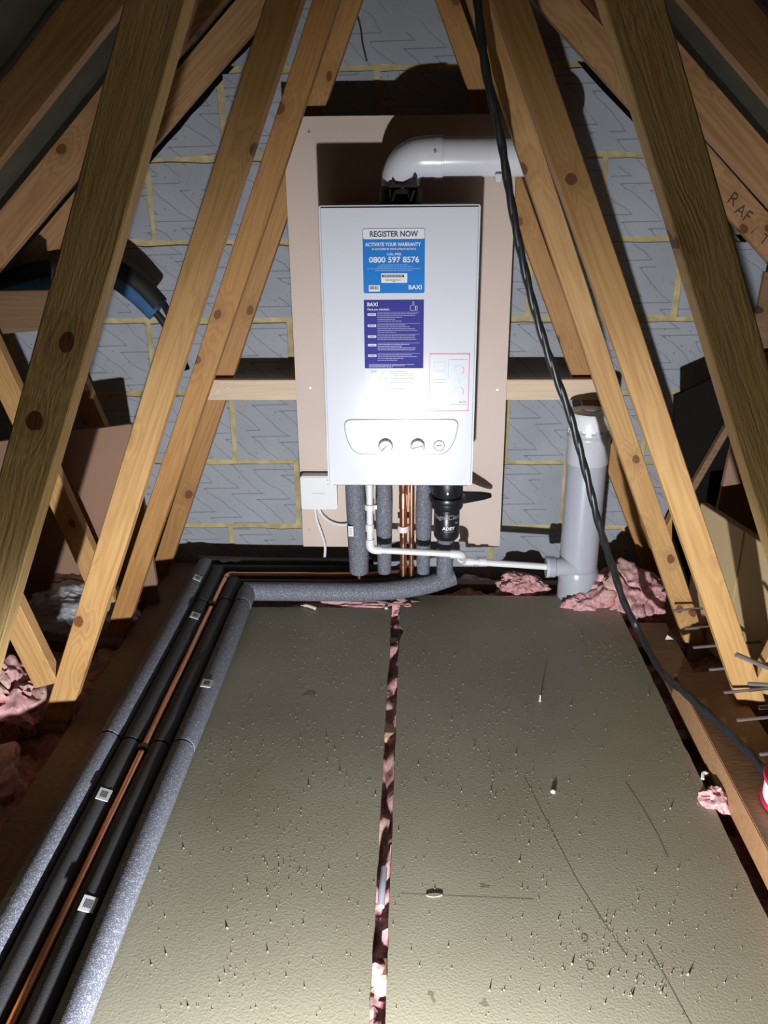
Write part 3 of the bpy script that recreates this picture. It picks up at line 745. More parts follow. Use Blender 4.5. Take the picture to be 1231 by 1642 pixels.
MB().lathe([(0.0110, 0.105), (0.0130, 0.106), (0.0130, 0.118), (0.0110, 0.119)], (-0.031, PYV, 0), 'z', 20).build('olive', 'copper', c1, smooth=True)
c2 = thing('copper_pipe', (-0.006, PYV, 0.10), 'thin copper pipe right of the thicker one under the boiler', 'pipe', 'copper drops under the boiler')
MB().tube([(-0.006, PYV, 0.46), (-0.006, PYV, 0.08)], 0.0075, 18).build('copper_tube', 'copper', c2, smooth=True)
MB().lathe([(0.0077, 0.105), (0.0095, 0.106), (0.0095, 0.116), (0.0077, 0.117)], (-0.006, PYV, 0), 'z', 18).build('olive', 'copper', c2, smooth=True)

# condensate pipe
cd = thing('condensate_pipe', (0.15, 2.30, 0.11), 'narrow white plastic condensate pipe running to the grey soil pipe', 'pipe')
CY = 2.262
MB().tube([(-0.126, CY, 0.46), (-0.128, CY, 0.225)], 0.0098, 20).build('down_pipe', 'whitep', cd, smooth=True)
MB().lathe([(0.0102, 0.330), (0.0150, 0.331), (0.0150, 0.347), (0.0102, 0.348)], (-0.127, CY, 0), 'z', 20).box(-0.115, -0.106, CY-0.006, CY+0.006, 0.333, 0.345).build('pipe_clip', 'whitep', cd, smooth=True)
MB().lathe([(0.0102, 0.262), (0.0127, 0.263), (0.0127, 0.285), (0.0102, 0.286)], (-0.128, CY, 0), 'z', 20).build('coupling', 'whitep', cd, smooth=True)
def elbow(p, d1, d2, r, rb, par):
    p, d1, d2 = Vector(p), Vector(d1), Vector(d2); pa = [p-d1*0.034, p-d1*rb]
    for i in range(1, 9):
        t = i/8; pa.append((p-d1*rb)*(1-t)**2 + p*2*t*(1-t) + (p+d2*rb)*t*t)
    pa.append(p+d2*0.034)
    return MB().tube(pa, r, 20).build('elbow', 'whitep', par, smooth=True)
elbow((-0.128, CY, 0.203), (0, 0, -1), (0.998, 0, -0.05), 0.0128, 0.018, cd)
MB().tube([(-0.110, CY, 0.202), (0.125, CY, 0.190)], 0.0098, 20).build('cross_pipe', 'whitep', cd, smooth=True)
dj = (Vector((0.150, 2.335, 0.134)) - Vector((0.138, CY, 0.189)))
elbow((0.143, CY, 0.189), (1, 0, -0.05), dj.normalized(), 0.0130, 0.014, cd)
MB().tube([Vector((0.143, CY, 0.189))+dj*0.25, Vector((0.143, CY, 0.189))+dj*0.8], 0.0105, 20).build('link_pipe', 'whitep', cd, smooth=True)
elbow((0.150, 2.335, 0.134), dj.normalized(), (0.998, 0, -0.06), 0.0130, 0.014, cd)
MB().tube([(0.165, 2.335, 0.133), (0.43, 2.335, 0.115)], 0.0100, 20).build('run_pipe', 'whitep', cd, smooth=True)
MB().lathe([(0.0102, 0), (0.0128, 0.001), (0.0128, 0.024), (0.0102, 0.025)], (0.200, 2.335, 0.131), 'x', 20).build('coupling', 'whitep', cd, smooth=True)

# soil pipe with air admittance valve
so = thing('soil_pipe', (0.512, 2.36, -0.04), 'upright grey plastic soil pipe with a white air valve cap', 'soil pipe')
sx, sy = 0.511, 2.372
MB().lathe([(0.058, -0.04), (0.058, 0.46)], (sx, sy, 0), 'z', 48).build('pipe_shaft', 'greyp', so, smooth=True)
MB().lathe([(0.0585, 0.440), (0.0612, 0.442), (0.0612, 0.512), (0.0630, 0.515), (0.0645, 0.521), (0.0630, 0.527), (0.0612, 0.530), (0.0612, 0.540), (0.055, 0.541)], (sx, sy, 0), 'z', 48).build('socket', 'greyp2', so, smooth=True)
MB().lathe([(0.054, 0.538), (0.056, 0.548), (0.060, 0.549), (0.0655, 0.551), (0.0655, 0.590), (0.062, 0.596), (0.045, 0.600), (0.030, 0.6015), (0.029, 0.604), (0.001, 0.605)], (sx, sy, 0), 'z', 48).build('valve_cap', 'whitep', so, smooth=True)
lg = MB()
for k in range(14):
    a = 2*math.pi*k/14; lg.add([(sx+r*math.cos(a+da), sy+r*math.sin(a+da), z) for z in (0.534, 0.552) for r in (0.0575, 0.0625) for da in (-0.12, 0.12)], [(0,1,3,2),(4,6,7,5),(0,4,5,1),(2,3,7,6),(0,2,6,4),(1,5,7,3)])
lg.build('cap_lugs', 'greyp2', so)
MB().lathe([(0.0588, 0.07), (0.0625, 0.071), (0.0625, 0.098), (0.0600, 0.102), (0.0588, 0.104)], (sx, sy, 0), 'z', 48).build('lower_collar', 'greyp', so, smooth=True)
MB().lathe([(0.030, -0.100), (0.0325, -0.099), (0.0325, -0.078), (0.0290, -0.074), (0.0290, 0.0)], (sx, sy-0.028, 0.112), 'x', 32).build('boss', 'greyp', so, smooth=True)
MB().lathe([(0.0335, -0.104), (0.0335, -0.096)], (sx, sy-0.028, 0.112), 'x', 32).build('boss_ring', 'greyp2', so, smooth=True)

# magnetic filter
mf = thing('magnetic_filter', (0.096, 2.255, 0.25), 'black cylindrical magnetic filter with white lettering under the boiler', 'filter')
fx, fy = 0.0965, 2.255
MB().lathe([(0.020, 0.246), (0.032, 0.247), (0.0362, 0.254), (0.0372, 0.262), (0.0372, 0.345), (0.034, 0.350)], (fx, fy, 0), 'z', 40).build('canister', 'blackp', mf, smooth=True)
MB().lathe([(0.036, 0.340), (0.044, 0.343), (0.0465, 0.350), (0.0465, 0.362), (0.052, 0.366), (0.0535, 0.372), (0.052, 0.379), (0.044, 0.381)], (fx, fy, 0), 'z', 40).build('collar', 'blackp', mf, smooth=True)
MB().lathe([(0.043, 0.380), (0.045, 0.384), (0.045, 0.414), (0.052, 0.417), (0.052, 0.428), (0.040, 0.431), (0.040, 0.445)], (fx, fy, 0), 'z', 40).build('head', 'blackp', mf, smooth=True)
MB().box(fx-0.003, fx+0.001, fy-0.0465, fy-0.042, 0.396, 0.402).build('vent_glint', 'steel', mf)
def bar3(a, b, h0, h1, t, name, par):
    a, b = Vector(a), Vector(b); d = (b-a).normalized(); sd = Vector((d.y, -d.x, 0)).normalized()*t/2; q = []
    for p, h in ((a, h0), (a.lerp(b, 0.75), h1*1.25), (b, h1*0.7)):
        for sg in (-1, 1):
            for hz in (-h/2, h/2): q.append(tuple(p+sd*sg+Vector((0, 0, hz))))
    fs = [(0, 1, 3, 2), (8, 10, 11, 9)]
    for k in (0, 4): fs += [(k, k+4, k+5, k+1), (k+2, k+3, k+7, k+6), (k, k+2, k+6, k+4), (k+1, k+5, k+7, k+3)]
    return MB().add(q, fs).build(name, 'blackp', par, bevel=0.0025)
bar3((0.128, 2.262, 0.368), (0.232, 2.385, 0.331), 0.040, 0.020, 0.014, 'spanner_handle', mf)
def wraptext(txt, a0, a1, z0, z1, r, mat, bold):
    vs, fs = text_polys(txt, bold)
    a, b = min(v[0] for v in vs), max(v[0] for v in vs); c, d = min(v[1] for v in vs), max(v[1] for v in vs)
    m2 = MB(); pts = []
    for v in vs:
        th = math.radians(a0+(v[0]-a)/(b-a)*(a1-a0)); pts.append((fx+r*math.sin(th), fy-r*math.cos(th), z0+(v[1]-c)/(d-c)*(z1-z0)))
    m2.add(pts, fs); return m2.build('lettering', mat, mf)
wraptext('MagnaClean', -75, 75, 0.312, 0.330, 0.0378, 'inkgrey', 0.0)
wraptext('Micro2', 38, 80, 0.300, 0.308, 0.0378, 'inkgrey', 0.0)
wraptext('ADEY', -22, 36, 0.284, 0.294, 0.0378, 'white', 0.03)
wraptext('www.adey.com', -16, 30, 0.2775, 0.2805, 0.0378, 'white', 0.0)
MB().tube([(fx, PYV-0.02, 0.26), (fx, PYV-0.02, 0.09)], 0.0255, 22).build('foam_sleeve', 'foam', mf, smooth=True)

# ================================================================== LAGGED PIPES ALONG THE FLOOR
def floor_pipe(pts, r, mat, name, label, joints=(), corner=0.05, labels=(), group=None, seg=18):
    """first leg along y, then a mitred turn and a leg along x"""
    t = thing(name, (pts[0][0], pts[0][1], 0.0), label, 'pipe', group)
    cuts = [0.0]+list(joints)
    x, z = pts[0][0], pts[0][2]
    y0, y1 = pts[0][1], pts[1][1]
    ed = [y0]+list(joints)+[y1]
    for a, b in zip(ed[:-1], ed[1:]):
        g = 0.0035
        pth = [(x+0.0015*math.sin(yy*4), yy, z+0.001*math.sin(yy*6)) for yy in [a+g+(b-a-2*g)*i/14 for i in range(15)]]
        rr2 = [r*0.95]+[r]*13+[r*0.95]
        MB().tube(pth, rr2, seg).build('foam_sleeve', mat, t, smooth=True)
        if b != y1: MB().tube([(x, b-0.012, z), (x, b+0.012, z)], 0.0095, 12).build('copper_core', 'copper', t, smooth=True)
    MB().tube(pts[1:], r*1.0, seg).build('foam_sleeve', mat, t, smooth=True) if len(pts) > 2 else None
    for ly, tilt in labels:
        a = math.radians(tilt); cx_, cz_ = x+math.sin(a)*(r+0.0012), z+math.cos(a)*(r+0.0012)
        ux, uz = math.cos(a), -math.sin(a); hw_, hl = 0.0125, 0.016; nx_, nz_ = math.sin(a)*0.001, math.cos(a)*0.001
        q = [(cx_+s1_*hw_*ux+e*nx_, ly+s2_*hl, cz_+s1_*hw_*uz+e*nz_) for e in (-1, 1) for s1_, s2_ in ((-1,-1),(1,-1),(1,1),(-1,1))]
        lb_ = MB().add(q, [(0,3,2,1),(4,5,6,7),(0,1,5,4),(1,2,6,5),(2,3,7,6),(3,0,4,7)]).build('price_label', 'label_paper', t)
        bars = MB()
        for k in range(6):
            u0 = -0.007+k*0.0024
            bars.add([(cx_+u*ux+nx_*1.3, ly+v, cz_+u*uz+nz_*1.3) for u, v in ((u0, -0.009), (u0+0.0013, -0.009), (u0+0.0013, 0.009), (u0, 0.009))], [(0,1,2,3)])
        bars.build('barcode', 'ink', lb_)
    return t
MAT['label_paper'] = plain('label_paper', (0.55, 0.55, 0.56), 0.5)
g_ = 'lagged pipes along the floor'
Y0 = -0.5
floor_pipe([(-0.684, Y0, 0.047), (-0.684, 2.485, 0.047)], 0.0275, 'foam', 'lagged_pipe', 'grey foam-lagged floor pipe furthest left, beside the dark plank', (1.545,), labels=((2.33, 25),), group=g_)
floor_pipe([(-0.632, Y0, 0.042), (-0.632, 2.445, 0.042)], 0.0238, 'foamdark', 'lagged_pipe', 'black foam-lagged floor pipe just left of the bare copper pipe', (1.535, 2.20), labels=((1.345, 20), (2.10, 20)), group=g_)
floor_pipe([(-0.563, Y0, 0.042), (-0.563, 2.36, 0.042)], 0.0238, 'foamdark', 'lagged_pipe', 'black foam-lagged floor pipe just right of the bare copper pipe', (1.525, 2.21), labels=((1.07, 20),), group=g_)
floor_pipe([(-0.511, Y0, 0.042), (-0.511, 2.30, 0.042)], 0.0275, 'foam', 'lagged_pipe', 'bright grey foam-lagged floor pipe furthest right, on the chipboard', (1.525, 2.20), labels=((1.745, 8),), group=g_)
# bare copper pipe with clips
cp_ = thing('copper_pipe', (-0.598, 1.0, 0.0), 'long bare copper pipe lying between the lagged floor pipes', 'pipe')
pth = [(-0.598, Y0, 0.045), (-0.598, 2.385, 0.031)]
pth2 = smooth_path([(-0.598, 2.38, 0.045), (-0.596, 2.395, 0.045), (-0.587, 2.405, 0.046), (-0.567, 2.408, 0.046)], 6)
MB().tube([(-0.598, Y0+i*(2.385-Y0)/20, 0.045) for i in range(21)], 0.0098, 18).build('copper_tube', 'copper', cp_, smooth=True)
MB().tube(pth2, 0.0112, 18).build('bend', 'copper', cp_, smooth=True)
MB().tube(smooth_path([(-0.572, 2.408, 0.046), (-0.42, 2.410, 0.046), (-0.26, 2.410, 0.047), (-0.15, 2.408, 0.05), (-0.08, 2.395, 0.062), (-0.045, 2.37, 0.075), (-0.033, 2.348, 0.09)], 8), 0.0095, 16).build('copper_tube', 'copper', cp_, smooth=True)
for yy in (1.515, 2.195): MB().lathe([(0.0105, -0.008), (0.0155, -0.007), (0.0155, 0.007), (0.0105, 0.008)], (-0.598, yy, 0.045), 'y', 20).build('pipe_clip', 'clip_brown', cp_, smooth=True) if 'clip_brown' in MAT else None
# runs along the wall
ru = [
 ('lagged_pipe', 'black foam-lagged pipe at the back along the wall foot', [(-0.712, 2.497, 0.045), (-0.50, 2.497, 0.040), (-0.30, 2.497, 0.040), (-0.17, 2.49, 0.045), (-0.155, 2.48, 0.055)], 0.0255, 'foamdark'),
 ('lagged_pipe', 'black foam-lagged pipe second from the wall along the wall foot', [(-0.655, 2.452, 0.036), (-0.45, 2.452, 0.036), (-0.25, 2.452, 0.036), (-0.12, 2.44, 0.045), (-0.09, 2.41, 0.06)], 0.0230, 'foamdark'),
 ('lagged_pipe', 'black foam-lagged pipe between bare copper and big grey lagging', [(-0.585, 2.368, 0.028), (-0.40, 2.368, 0.028), (-0.20, 2.368, 0.030), (-0.06, 2.365, 0.040), (0.03, 2.355, 0.06)], 0.0215, 'foamdark'),
 ('lagged_pipe', 'big grey foam-lagged pipe along the wall foot, curving up under the filter', [(-0.522, 2.300, 0.042), (-0.40, 2.300, 0.042), (-0.25, 2.300, 0.042), (-0.12, 2.302, 0.044), (-0.02, 2.312, 0.050), (0.06, 2.330, 0.060), (0.125, 2.350, 0.075)], 0.0285, 'foam')]
for nm, lab, pts, r, mt in ru:
    t = thing(nm, (pts[0][0], pts[0][1], 0.0), lab, 'pipe', 'lagged pipes along the wall foot')
    MB().tube(smooth_path(pts, 8), r, 22).build('foam_sleeve', mt, t, smooth=True)
MB().box(-0.45, -0.39, 2.425, 2.430, 0.049, 0.055).build('price_label', 'label_paper', t) if False else None

# ================================================================== CABLES
def twisted(pts, r, turns_per_m, strands, name, mat, par):
    path = smooth_path(pts, 14); L = 0; prev = path[0]; lens = []
    for p in path: L += (p-prev).length; lens.append(L); prev = p
    # resample
    N = int(L/0.008); out = []
    j = 0
    for i in range(N+1):
        d = L*i/N
        while j < len(lens)-2 and lens[j+1] < d: j += 1
        t = (d-lens[j])/max(1e-6, lens[j+1]-lens[j]); out.append(path[j].lerp(path[j+1], min(1, max(0, t))))
    for s_ in range(strands):
        pp = []; nx = Vector((1, 0, 0))
        for i, p in enumerate(out):
            t = (out[min(i+1, N)]-out[max(i-1, 0)]).normalized(); nx = (nx-t*nx.dot(t)).normalized(); by = t.cross(nx)
            a = 2*math.pi*(s_/strands + turns_per_m*L*i/N); pp.append(p+(nx*math.cos(a)+by*math.sin(a))*r*0.20)
        MB().tube(pp, r*0.84, 12).build(name, mat, par, smooth=True)
ck = thing('power_cable', (0.6, 1.9, 0.0), 'twisted black cable hanging from the ridge and trailing over the floor edge', 'cable')
twisted([(0.10, 1.98, 1.86), (0.118, 1.98, 1.62), (0.126, 1.98, 1.56), (0.150, 1.98, 1.424), (0.181, 1.98, 1.316), (0.206, 1.98, 1.203), (0.231, 1.98, 1.098), (0.266, 1.98, 0.975), (0.300, 1.98, 0.876), (0.335, 1.98, 0.787), (0.380, 1.98, 0.680), (0.428, 1.98, 0.537), (0.470, 1.98, 0.404), (0.533, 2.02, 0.245), (0.568, 2.03, 0.157), (0.609, 2.03, 0.081), (0.630, 1.965, 0.045), (0.640, 1.855, 0.040), (0.646, 1.723, 0.078), (0.655, 1.684, 0.081), (0.690, 1.577, 0.081), (0.712, 1.49, 0.081), (0.725, 1.41, 0.082)], 0.0098, 7, 2, 'strand', 'cable', ck)
bp = thing('water_pipe', (-0.98, 2.47, 0.86), 'blue water pipe in split black foam arching along the left of the wall', 'pipe')
wobble_tube([(-1.20, 2.45, 0.935), (-1.14, 2.45, 0.952), (-1.05, 2.45, 0.962), (-0.95, 2.45, 0.975), (-0.866, 2.45, 0.965), (-0.808, 2.45, 0.925), (-0.752, 2.45, 0.868)], [0.027]*7, 'blue_pipe', 'blue', bp)
wobble_tube([(-1.20, 2.455, 0.945), (-1.15, 2.455, 0.962), (-1.08, 2.455, 0.980), (-0.95, 2.455, 1.000), (-0.858, 2.455, 0.992), (-0.792, 2.455, 0.948), (-0.742, 2.455, 0.888)], [0.034]*3+[0.031]*4, 'foam_sleeve', 'blackfoam', bp) if 'blackfoam' in MAT else None
wobble_tube([(-0.765, 2.452, 0.885), (-0.735, 2.452, 0.845), (-0.705, 2.455, 0.78), (-0.68, 2.46, 0.70)], [0.011]*4, 'cable_tail', 'cable', bp)

# ================================================================== INSULATION
def lump(c, s_, seed, name='wool', amp=0.45, sub=5, freq=2.2):
    bm = bmesh.new(); bmesh.ops.create_icosphere(bm, subdivisions=sub, radius=1.0)
    o = Vector((seed*3.1, seed*1.7, seed*5.3))
    for v in bm.verts:
        n0 = v.co.normalized()
        d = 1+amp*noise.noise(n0*freq*0.7+o)+0.16*noise.noise(n0*4.5+o)+0.02*noise.fractal(n0*11+o, 0.9, 2.1, 3)
        q = noise.noise(n0*1.9+o*1.3+Vector((0.25*noise.noise(n0*5+o), 0, 0)))
        d -= 0.22*math.exp(-(q/0.06)**2)   # folds
        v.co = Vector((n0.x*d*s_[0], n0.y*d*s_[1], n0.z*d*s_[2]))+Vector(c)
    mb = MB(); mb.v = [tuple(v.co) for v in bm.verts]; mb.f = [tuple(v.index for v in f.verts) for f in bm.faces]; mb.mi = [0]*len(mb.f); bm.free()
    return mb
def woolthing(c, s_, seed, label, group='glass wool tufts', sub=5, **k):
    return tag(lump(c, s_, seed, sub=sub, **k).build('glass_wool_tuft', 'wool', smooth=True), label, 'insulation', group)
woolthing((0.660, 2.345, 0.030), (0.115, 0.10, 0.085), 2, 'large pink glass wool bundle bulging beside the soil pipe', sub=6)
woolthing((0.345, 2.425, 0.005), (0.075, 0.045, 0.050), 5, 'small pink glass wool heap below the white condensate pipe')
woolthing((0.637, 1.43, 0.004), (0.030, 0.032, 0.026), 9, 'little pink wool scrap on the edge of the chipboard at right', sub=4)
woolthing((-0.17, 2.312, -0.020), (0.18, 0.030, 0.030), 12, 'flattened pink wool strip under the big grey lagged pipe')
woolthing((-0.035, 2.315, -0.022), (0.05, 0.036, 0.028), 15, 'pink wool wad at the far end of the floor gap', sub=4)
woolthing((-1.02, 1.72, 0.00), (0.11, 0.13, 0.12), 21, 'pink glass wool heap left of the second truss foot')
woolthing((-1.00, 1.42, -0.04), (0.12, 0.17, 0.09), 25, 'low dark pink wool heap at the left picture edge')
woolthing((0.515, 2.30, 0.0), (0.055, 0.03, 0.035), 31, 'dusty buff wool scrap at the foot of the soil pipe', sub=4)
# loose quilt between the ties
gx, gy = 240, 170; mb = MB()
for j in range(gy+1):
    for i in range(gx+1):
        x = -1.7+3.4*i/gx; yy = 0.3+2.30*j/gy
        z = -0.058+0.045*noise.noise(Vector((x*8, yy*8, 0)))+0.012*noise.fractal(Vector((x*30, yy*30, 1)), 0.9, 2.1, 3)
        z -= 0.02*max(0, 1-abs(noise.noise(Vector((x*14, yy*14, 3))))*6)
        mb.v.append((x, yy, max(-0.13, min(-0.021, z))))
for j in range(gy):
    for i in range(gx):
        a = j*(gx+1)+i; mb.f.append((a, a+1, a+gx+2, a+gx+1))
mb.mi = [0]*len(mb.f)
tag(mb.build('glass_wool_quilt', 'wool', smooth=True), 'pink glass wool quilt lying between the ceiling joists', 'insulation', kind='stuff')

# ================================================================== RIGHT-HAND SIDE: BOARDS, RACK, DRUM, PANELS
tag(MB().box(0.658, 0.745, 0.2, 2.20, -0.019, 0.0).build('loose_board', 'oldwood', bevel=0.001), 'flat dark brown board lying beyond the right edge of the chipboard', 'board')
tag(MB().add([(0.648, 0.2, 0.001), (0.782, 0.2, 0.001), (0.786, 1.83, 0.001), (0.652, 1.815, 0.001), (0.648, 0.2, 0.070), (0.782, 0.2, 0.070), (0.786, 1.83, 0.070), (0.652, 1.815, 0.070)], [(0,3,2,1),(4,5,6,7),(0,1,5,4),(1,2,6,5),(2,3,7,6),(3,0,4,7)]).build('timber_plank', 'endgrain', bevel=0.002), 'thick plank lying along the right with a pale sawn edge', 'plank')
rk = thing('wire_rack', (0.80, 1.75, 0.0), 'grey wire rack of parallel rods poking out behind the right web', 'rack')
for yy in (2.05, 1.95, 1.855, 1.752, 1.655, 1.549, 1.432):
    MB().tube([(0.708+random.uniform(-.006, .006), yy, 0.120), (0.92, yy+0.03, 0.126)], 0.0036, 8).build('rod', 'rod', rk, smooth=True)
MB().tube([(0.90, 1.38, 0.123), (0.90, 2.12, 0.133)], 0.0050, 8).build('rail', 'rod', rk, smooth=True)
MB().tube([(0.90, 1.38, 0.123), (0.90, 1.38, -0.03)], 0.0050, 8).build('rack_leg', 'rod', rk, smooth=True)
MB().tube([(0.90, 2.12, 0.133), (0.90, 2.12, -0.03)], 0.0050, 8).build('rack_leg', 'rod', rk, smooth=True)
MB().tube([(0.701, 1.60, 0.254), (0.90, 1.60, 0.165)], 0.0055, 8).build('rod', 'rod', rk, smooth=True)
MB().tube([(0.738, 1.60, 0.180), (0.90, 1.60, 0.172)], 0.0045, 8).build('rod', 'rod', rk, smooth=True)
MB().tube([(0.771, 1.60, 0.118), (0.90, 1.61, 0.128)], 0.0045, 8).build('rod', 'rod', rk, smooth=True)
MB().tube([(0.90, 1.60, 0.10), (0.90, 1.60, 0.18)], 0.005, 8).build('rod', 'rod', rk, smooth=True)
dr = thing('cable_drum', (0.776, 1.340, 0.0705), 'white round drum with a crimson rim at the right picture edge', 'drum')
MB().lathe([(0.075, 0.0), (0.085, 0.004), (0.085, 0.055), (0.078, 0.060), (0.02, 0.062)], (0.776, 1.340, 0.0705), 'z', 40).build('drum_body', 'white', dr, smooth=True)
MB().lathe([(0.0852, 0.050), (0.0895, 0.051), (0.0895, 0.060), (0.0852, 0.061)], (0.776, 1.340, 0.0705), 'z', 40).lathe([(0.0852, 0.0), (0.0895, 0.001), (0.0895, 0.008), (0.0852, 0.009)], (0.776, 1.340, 0.0705), 'z', 40).build('rim', 'crimson', dr, smooth=True)
# tan door panel standing on edge behind the second truss
tp = thing('door_panel', (0.84, 2.05, -0.02), 'tan moulded door panel standing on edge behind the right webs', 'panel')
d0, d1 = Vector((0.803, 2.215, 0)), Vector((0.902, 1.770, 0)); dv = (d1-d0).normalized(); nv = Vector((-dv.y, dv.x, 0))
if nv.x < 0: nv = -nv
def slab(a, b, z0, z1, o0, o1, zt=None):
    q = []
    for off_ in (o0, o1):
        for u, z in ((a, z0), (b, z0), (b, z1), (a, z1)):
            p = d0+dv*u+nv*off_; q.append((p.x, p.y, z))
    return MB().add(q, [(0,1,2,3),(7,6,5,4),(0,4,5,1),(1,5,6,2),(2,6,7,3),(3,7,4,0)])
Ld = (d1-d0).length
slab(0, Ld, -0.02, 0.372, 0.004, 0.022).build('panel_core', 'tan', tp)
slab(0, Ld*0.46, -0.02, 0.3725, 0.0, 0.005).build('panel_leaf', 'tan', tp, bevel=0.0015)
slab(Ld*0.485, Ld, -0.02, 0.3725, 0.0, 0.005).build('panel_leaf', 'tan', tp, bevel=0.0015)
tag(MB().prism([(0.86, -0.03), (1.35, -0.03), (1.30, 0.36), (0.905, 0.600)], 2.30, 2.318).build('brown_sheet', 'brownp', bevel=0.001), 'dark brown sheet leaning behind the tan door panel', 'sheet')
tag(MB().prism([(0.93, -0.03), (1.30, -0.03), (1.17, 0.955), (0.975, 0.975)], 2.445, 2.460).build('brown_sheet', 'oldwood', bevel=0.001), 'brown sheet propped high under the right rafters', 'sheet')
MAT['black_filler'] = plain('black_filler', (0.009, 0.007, 0.006), 0.8, spec=0.1)
tag(MB().prism([(0.83, -0.03), (1.34, -0.03), (1.20, 0.80), (0.955, 0.745), (0.835, 0.665), (0.76, 0.630)], 2.42, 2.435).build('dark_filler', 'black_filler', bevel=0.001), 'near-black cut-out added to darken the wall behind the right webs', 'sheet')  # near-black cut-out added in front of the wall to black out this area
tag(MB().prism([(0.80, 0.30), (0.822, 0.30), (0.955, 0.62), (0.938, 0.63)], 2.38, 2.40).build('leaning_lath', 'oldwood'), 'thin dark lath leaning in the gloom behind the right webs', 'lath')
# torn paper/mortar hanging under the right rafter
tag(MB().prism([(0.815, 1.04), (0.850, 0.975), (0.915, 1.035), (0.875, 1.075), (0.845, 1.13), (0.815, 1.15)], 2.57, 2.575).build('torn_flap', 'paper'), 'torn grey paper flap hanging below the lettered rafter', 'paper')

# ================================================================== LEFT-HAND SIDE
tag(MB().prism([(-1.42, -0.04), (-0.790, -0.04), (-0.812, 0.576), (-1.42, 0.495)], 2.30, 2.318).build('brown_sheet', 'brownp', bevel=0.001), 'large reddish brown sheet standing behind the left webs', 'sheet')
tag(MB().prism([(-1.70, 0.800), (-0.945, 0.862), (-0.938, 0.962), (-1.70, 0.958)], 2.20, 2.235).build('brace', 'oldwood', bevel=0.002), 'short dark horizontal brace below the blue water pipe', 'brace')
# crumpled polythene bag
bm = bmesh.new(); bmesh.ops.create_icosphere(bm, subdivisions=5, radius=1.0); bagm = MB()
for v in bm.verts:
    n0 = v.co.normalized(); d = 1+0.35*noise.noise(n0*2.2+Vector((4, 1, 7)))+0.22*abs(noise.noise(n0*6+Vector((1, 8, 2))))+0.1*abs(noise.noise(n0*13))
    bagm.v.append((-1.00+n0.x*d*0.15, 2.20+n0.y*d*0.09, 0.025+n0.z*d*0.062))
bagm.f = [tuple(v.index for v in f.verts) for f in bm.faces]; bagm.mi = [0]*len(bagm.f); bm.free()
tag(bagm.build('plastic_bag', 'bag'), 'crumpled clear polythene bag among the left truss feet', 'bag')

# ================================================================== CHIPS AND CRUMBS ON THE FLOOR
tag(MB().tube(smooth_path([(-0.345, 2.278, 0.006), (-0.325, 2.272, 0.009), (-0.305, 2.262, 0.008), (-0.297, 2.258, 0.006)], 5), [0.0015]*3+[0.0048]*9+[0.0055]*3+[0.004], 8).build('offcut', 'chip', smooth=True), 'curved pale offcut on the far edge of the left panel', 'offcut')
tag(MB().lathe([(0.001, 0), (0.006, 0.001), (0.005, 0.006), (0.001, 0.008)], (-0.082, 2.272, 0.0), 'z', 7).build('crumb', 'chip'), 'small white crumb at the far edge beside the floor gap', 'crumb')
tag(MB().lathe([(0.0036, 0), (0.0042, 0.001), (0.0020, 0.003), (0.0016, 0.016), (0.0008, 0.018)], (0.319, 1.790, 0.0), 'z', 8).build('screw', 'bright', smooth=True), 'screw standing out of the right panel with a long shadow', 'screw')
tag(MB().prismz(rpoly([(0.022, 1.166), (0.040, 1.161), (0.060, 1.168), (0.042, 1.172)], 0.008, 4), 0.0003, 0.0022).build('wood_shaving', 'floor'), 'leaf-shaped shaving on the right panel near the gap', 'shaving')
tag(MB().lathe([(0.001, 0), (0.006, 0.0005), (0.005, 0.004), (0.001, 0.006)], (0.300, 1.452, 0.0), 'z', 7).build('crumb', 'chip'), 'brown crumb in the middle of the right panel', 'crumb')
tag(MB().add([(0.715, 2.10, 0.001), (0.728, 2.125, 0.001), (0.738, 2.098, 0.003), (0.722, 2.108, 0.012)], [(0,1,2),(0,3,1),(1,3,2),(2,3,0)]).build('wood_chip', 'chip'), 'pale triangular chip on the brown board at right', 'chip')
tag(MB().tube(smooth_path([(0.630, 1.50, 0.002), (0.636, 1.515, 0.006), (0.646, 1.512, 0.004)], 5), 0.004, 7).build('offcut', 'chip', smooth=True), 'pale curl in the gap left of the plank', 'offcut')
cr = MB(); rn = random.Random(11)
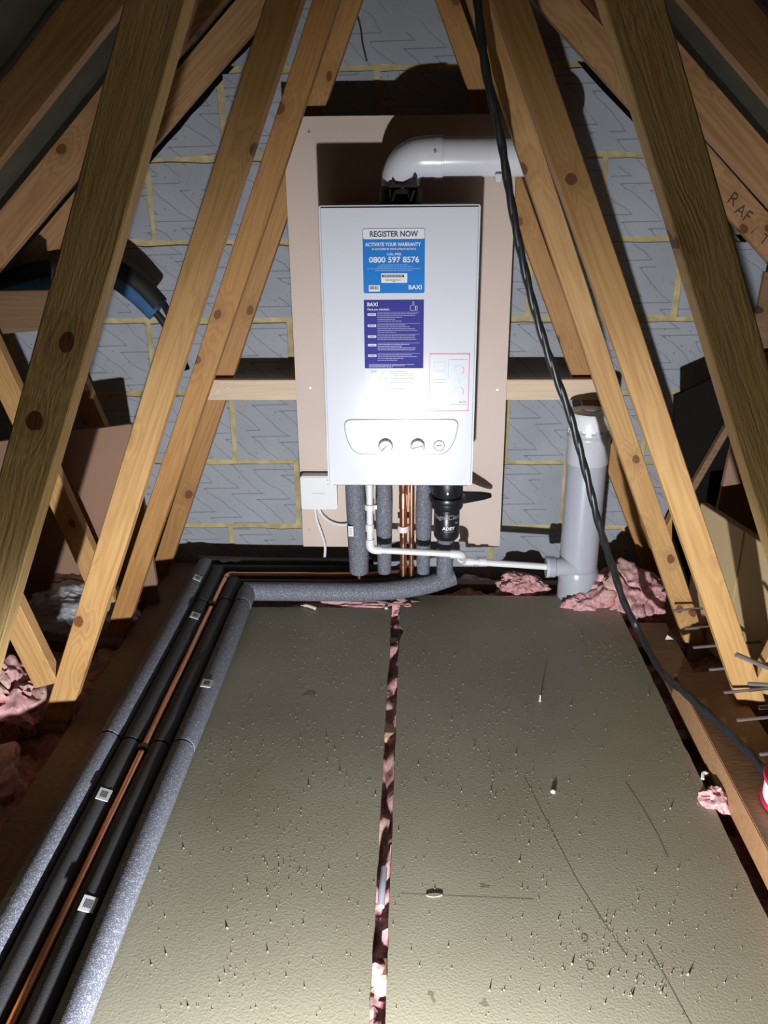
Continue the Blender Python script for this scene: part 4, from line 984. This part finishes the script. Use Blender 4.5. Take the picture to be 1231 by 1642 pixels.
def pebble(x, y_, s_):
    k = len(cr.v)
    for dx, dy, dz in ((1,0,0),(0,1,0),(-1,0,0),(0,-1,0),(0,0,1)):
        cr.v.append((x+dx*s_*rn.uniform(.6, 1.3), y_+dy*s_*rn.uniform(.6, 1.3), max(0.0, dz*s_*rn.uniform(1.0, 2.8))))
    cr.f += [(k, k+1, k+4), (k+1, k+2, k+4), (k+2, k+3, k+4), (k+3, k, k+4)]; cr.mi += [0]*4
cl = [(rn.uniform(-.45, .6), rn.uniform(.9, 2.2), rn.uniform(.04, .14)) for _ in range(26)]
for k in range(2600):
    if rn.random() < 0.6:
        c = rn.choice(cl); x = rn.gauss(c[0], c[2]); y_ = rn.gauss(c[1], c[2])
    else: x, y_ = rn.uniform(-.5, .62), rn.uniform(.7, 2.3)
    if not (-0.48 < x < 0.62 and 0.7 < y_ < 2.26) or -0.07 < x < -0.036: continue
    pebble(x, y_, rn.choice((0.0006, 0.0008, 0.0010, 0.0013)) if rn.random() < 0.97 else rn.uniform(0.0015, 0.0024))
gw = MB(); gn = 160
for j in range(gn+1):
    yy = 0.55+1.78*j/gn
    for i in range(7):
        x = -0.078+0.052*i/6
        gw.v.append((x, yy, -0.0120-0.034*(0.5+noise.noise(Vector((x*40, yy*16, 5))))+0.007*noise.noise(Vector((x*90, yy*60, 8))) + (0.0 if 0 < i < 6 else -0.012)))
for j in range(gn):
    for i in range(6): a = j*7+i; gw.f.append((a, a+1, a+8, a+7)); gw.mi.append(0)
tag(gw.build('glass_wool_strip', 'wool', smooth=True), 'thin line of pink wool showing in the gap between the floor panels', 'insulation')
tag(MB().tube(smooth_path([(-0.056, 1.15, -0.012), (-0.055, 1.19, -0.008), (-0.053, 1.24, -0.010)], 5), 0.0065, 10).build('pipe_offcut', 'greyp', smooth=True), 'short grey plastic offcut wedged in the floor gap', 'offcut')
tag(cr.build('floor_crumbs', 'crumb'), 'fine crumbs and grit strewn over the chipboard panels', 'crumbs', kind='stuff')
for o in bpy.data.objects:
    if '_o' in o: del o['_o']
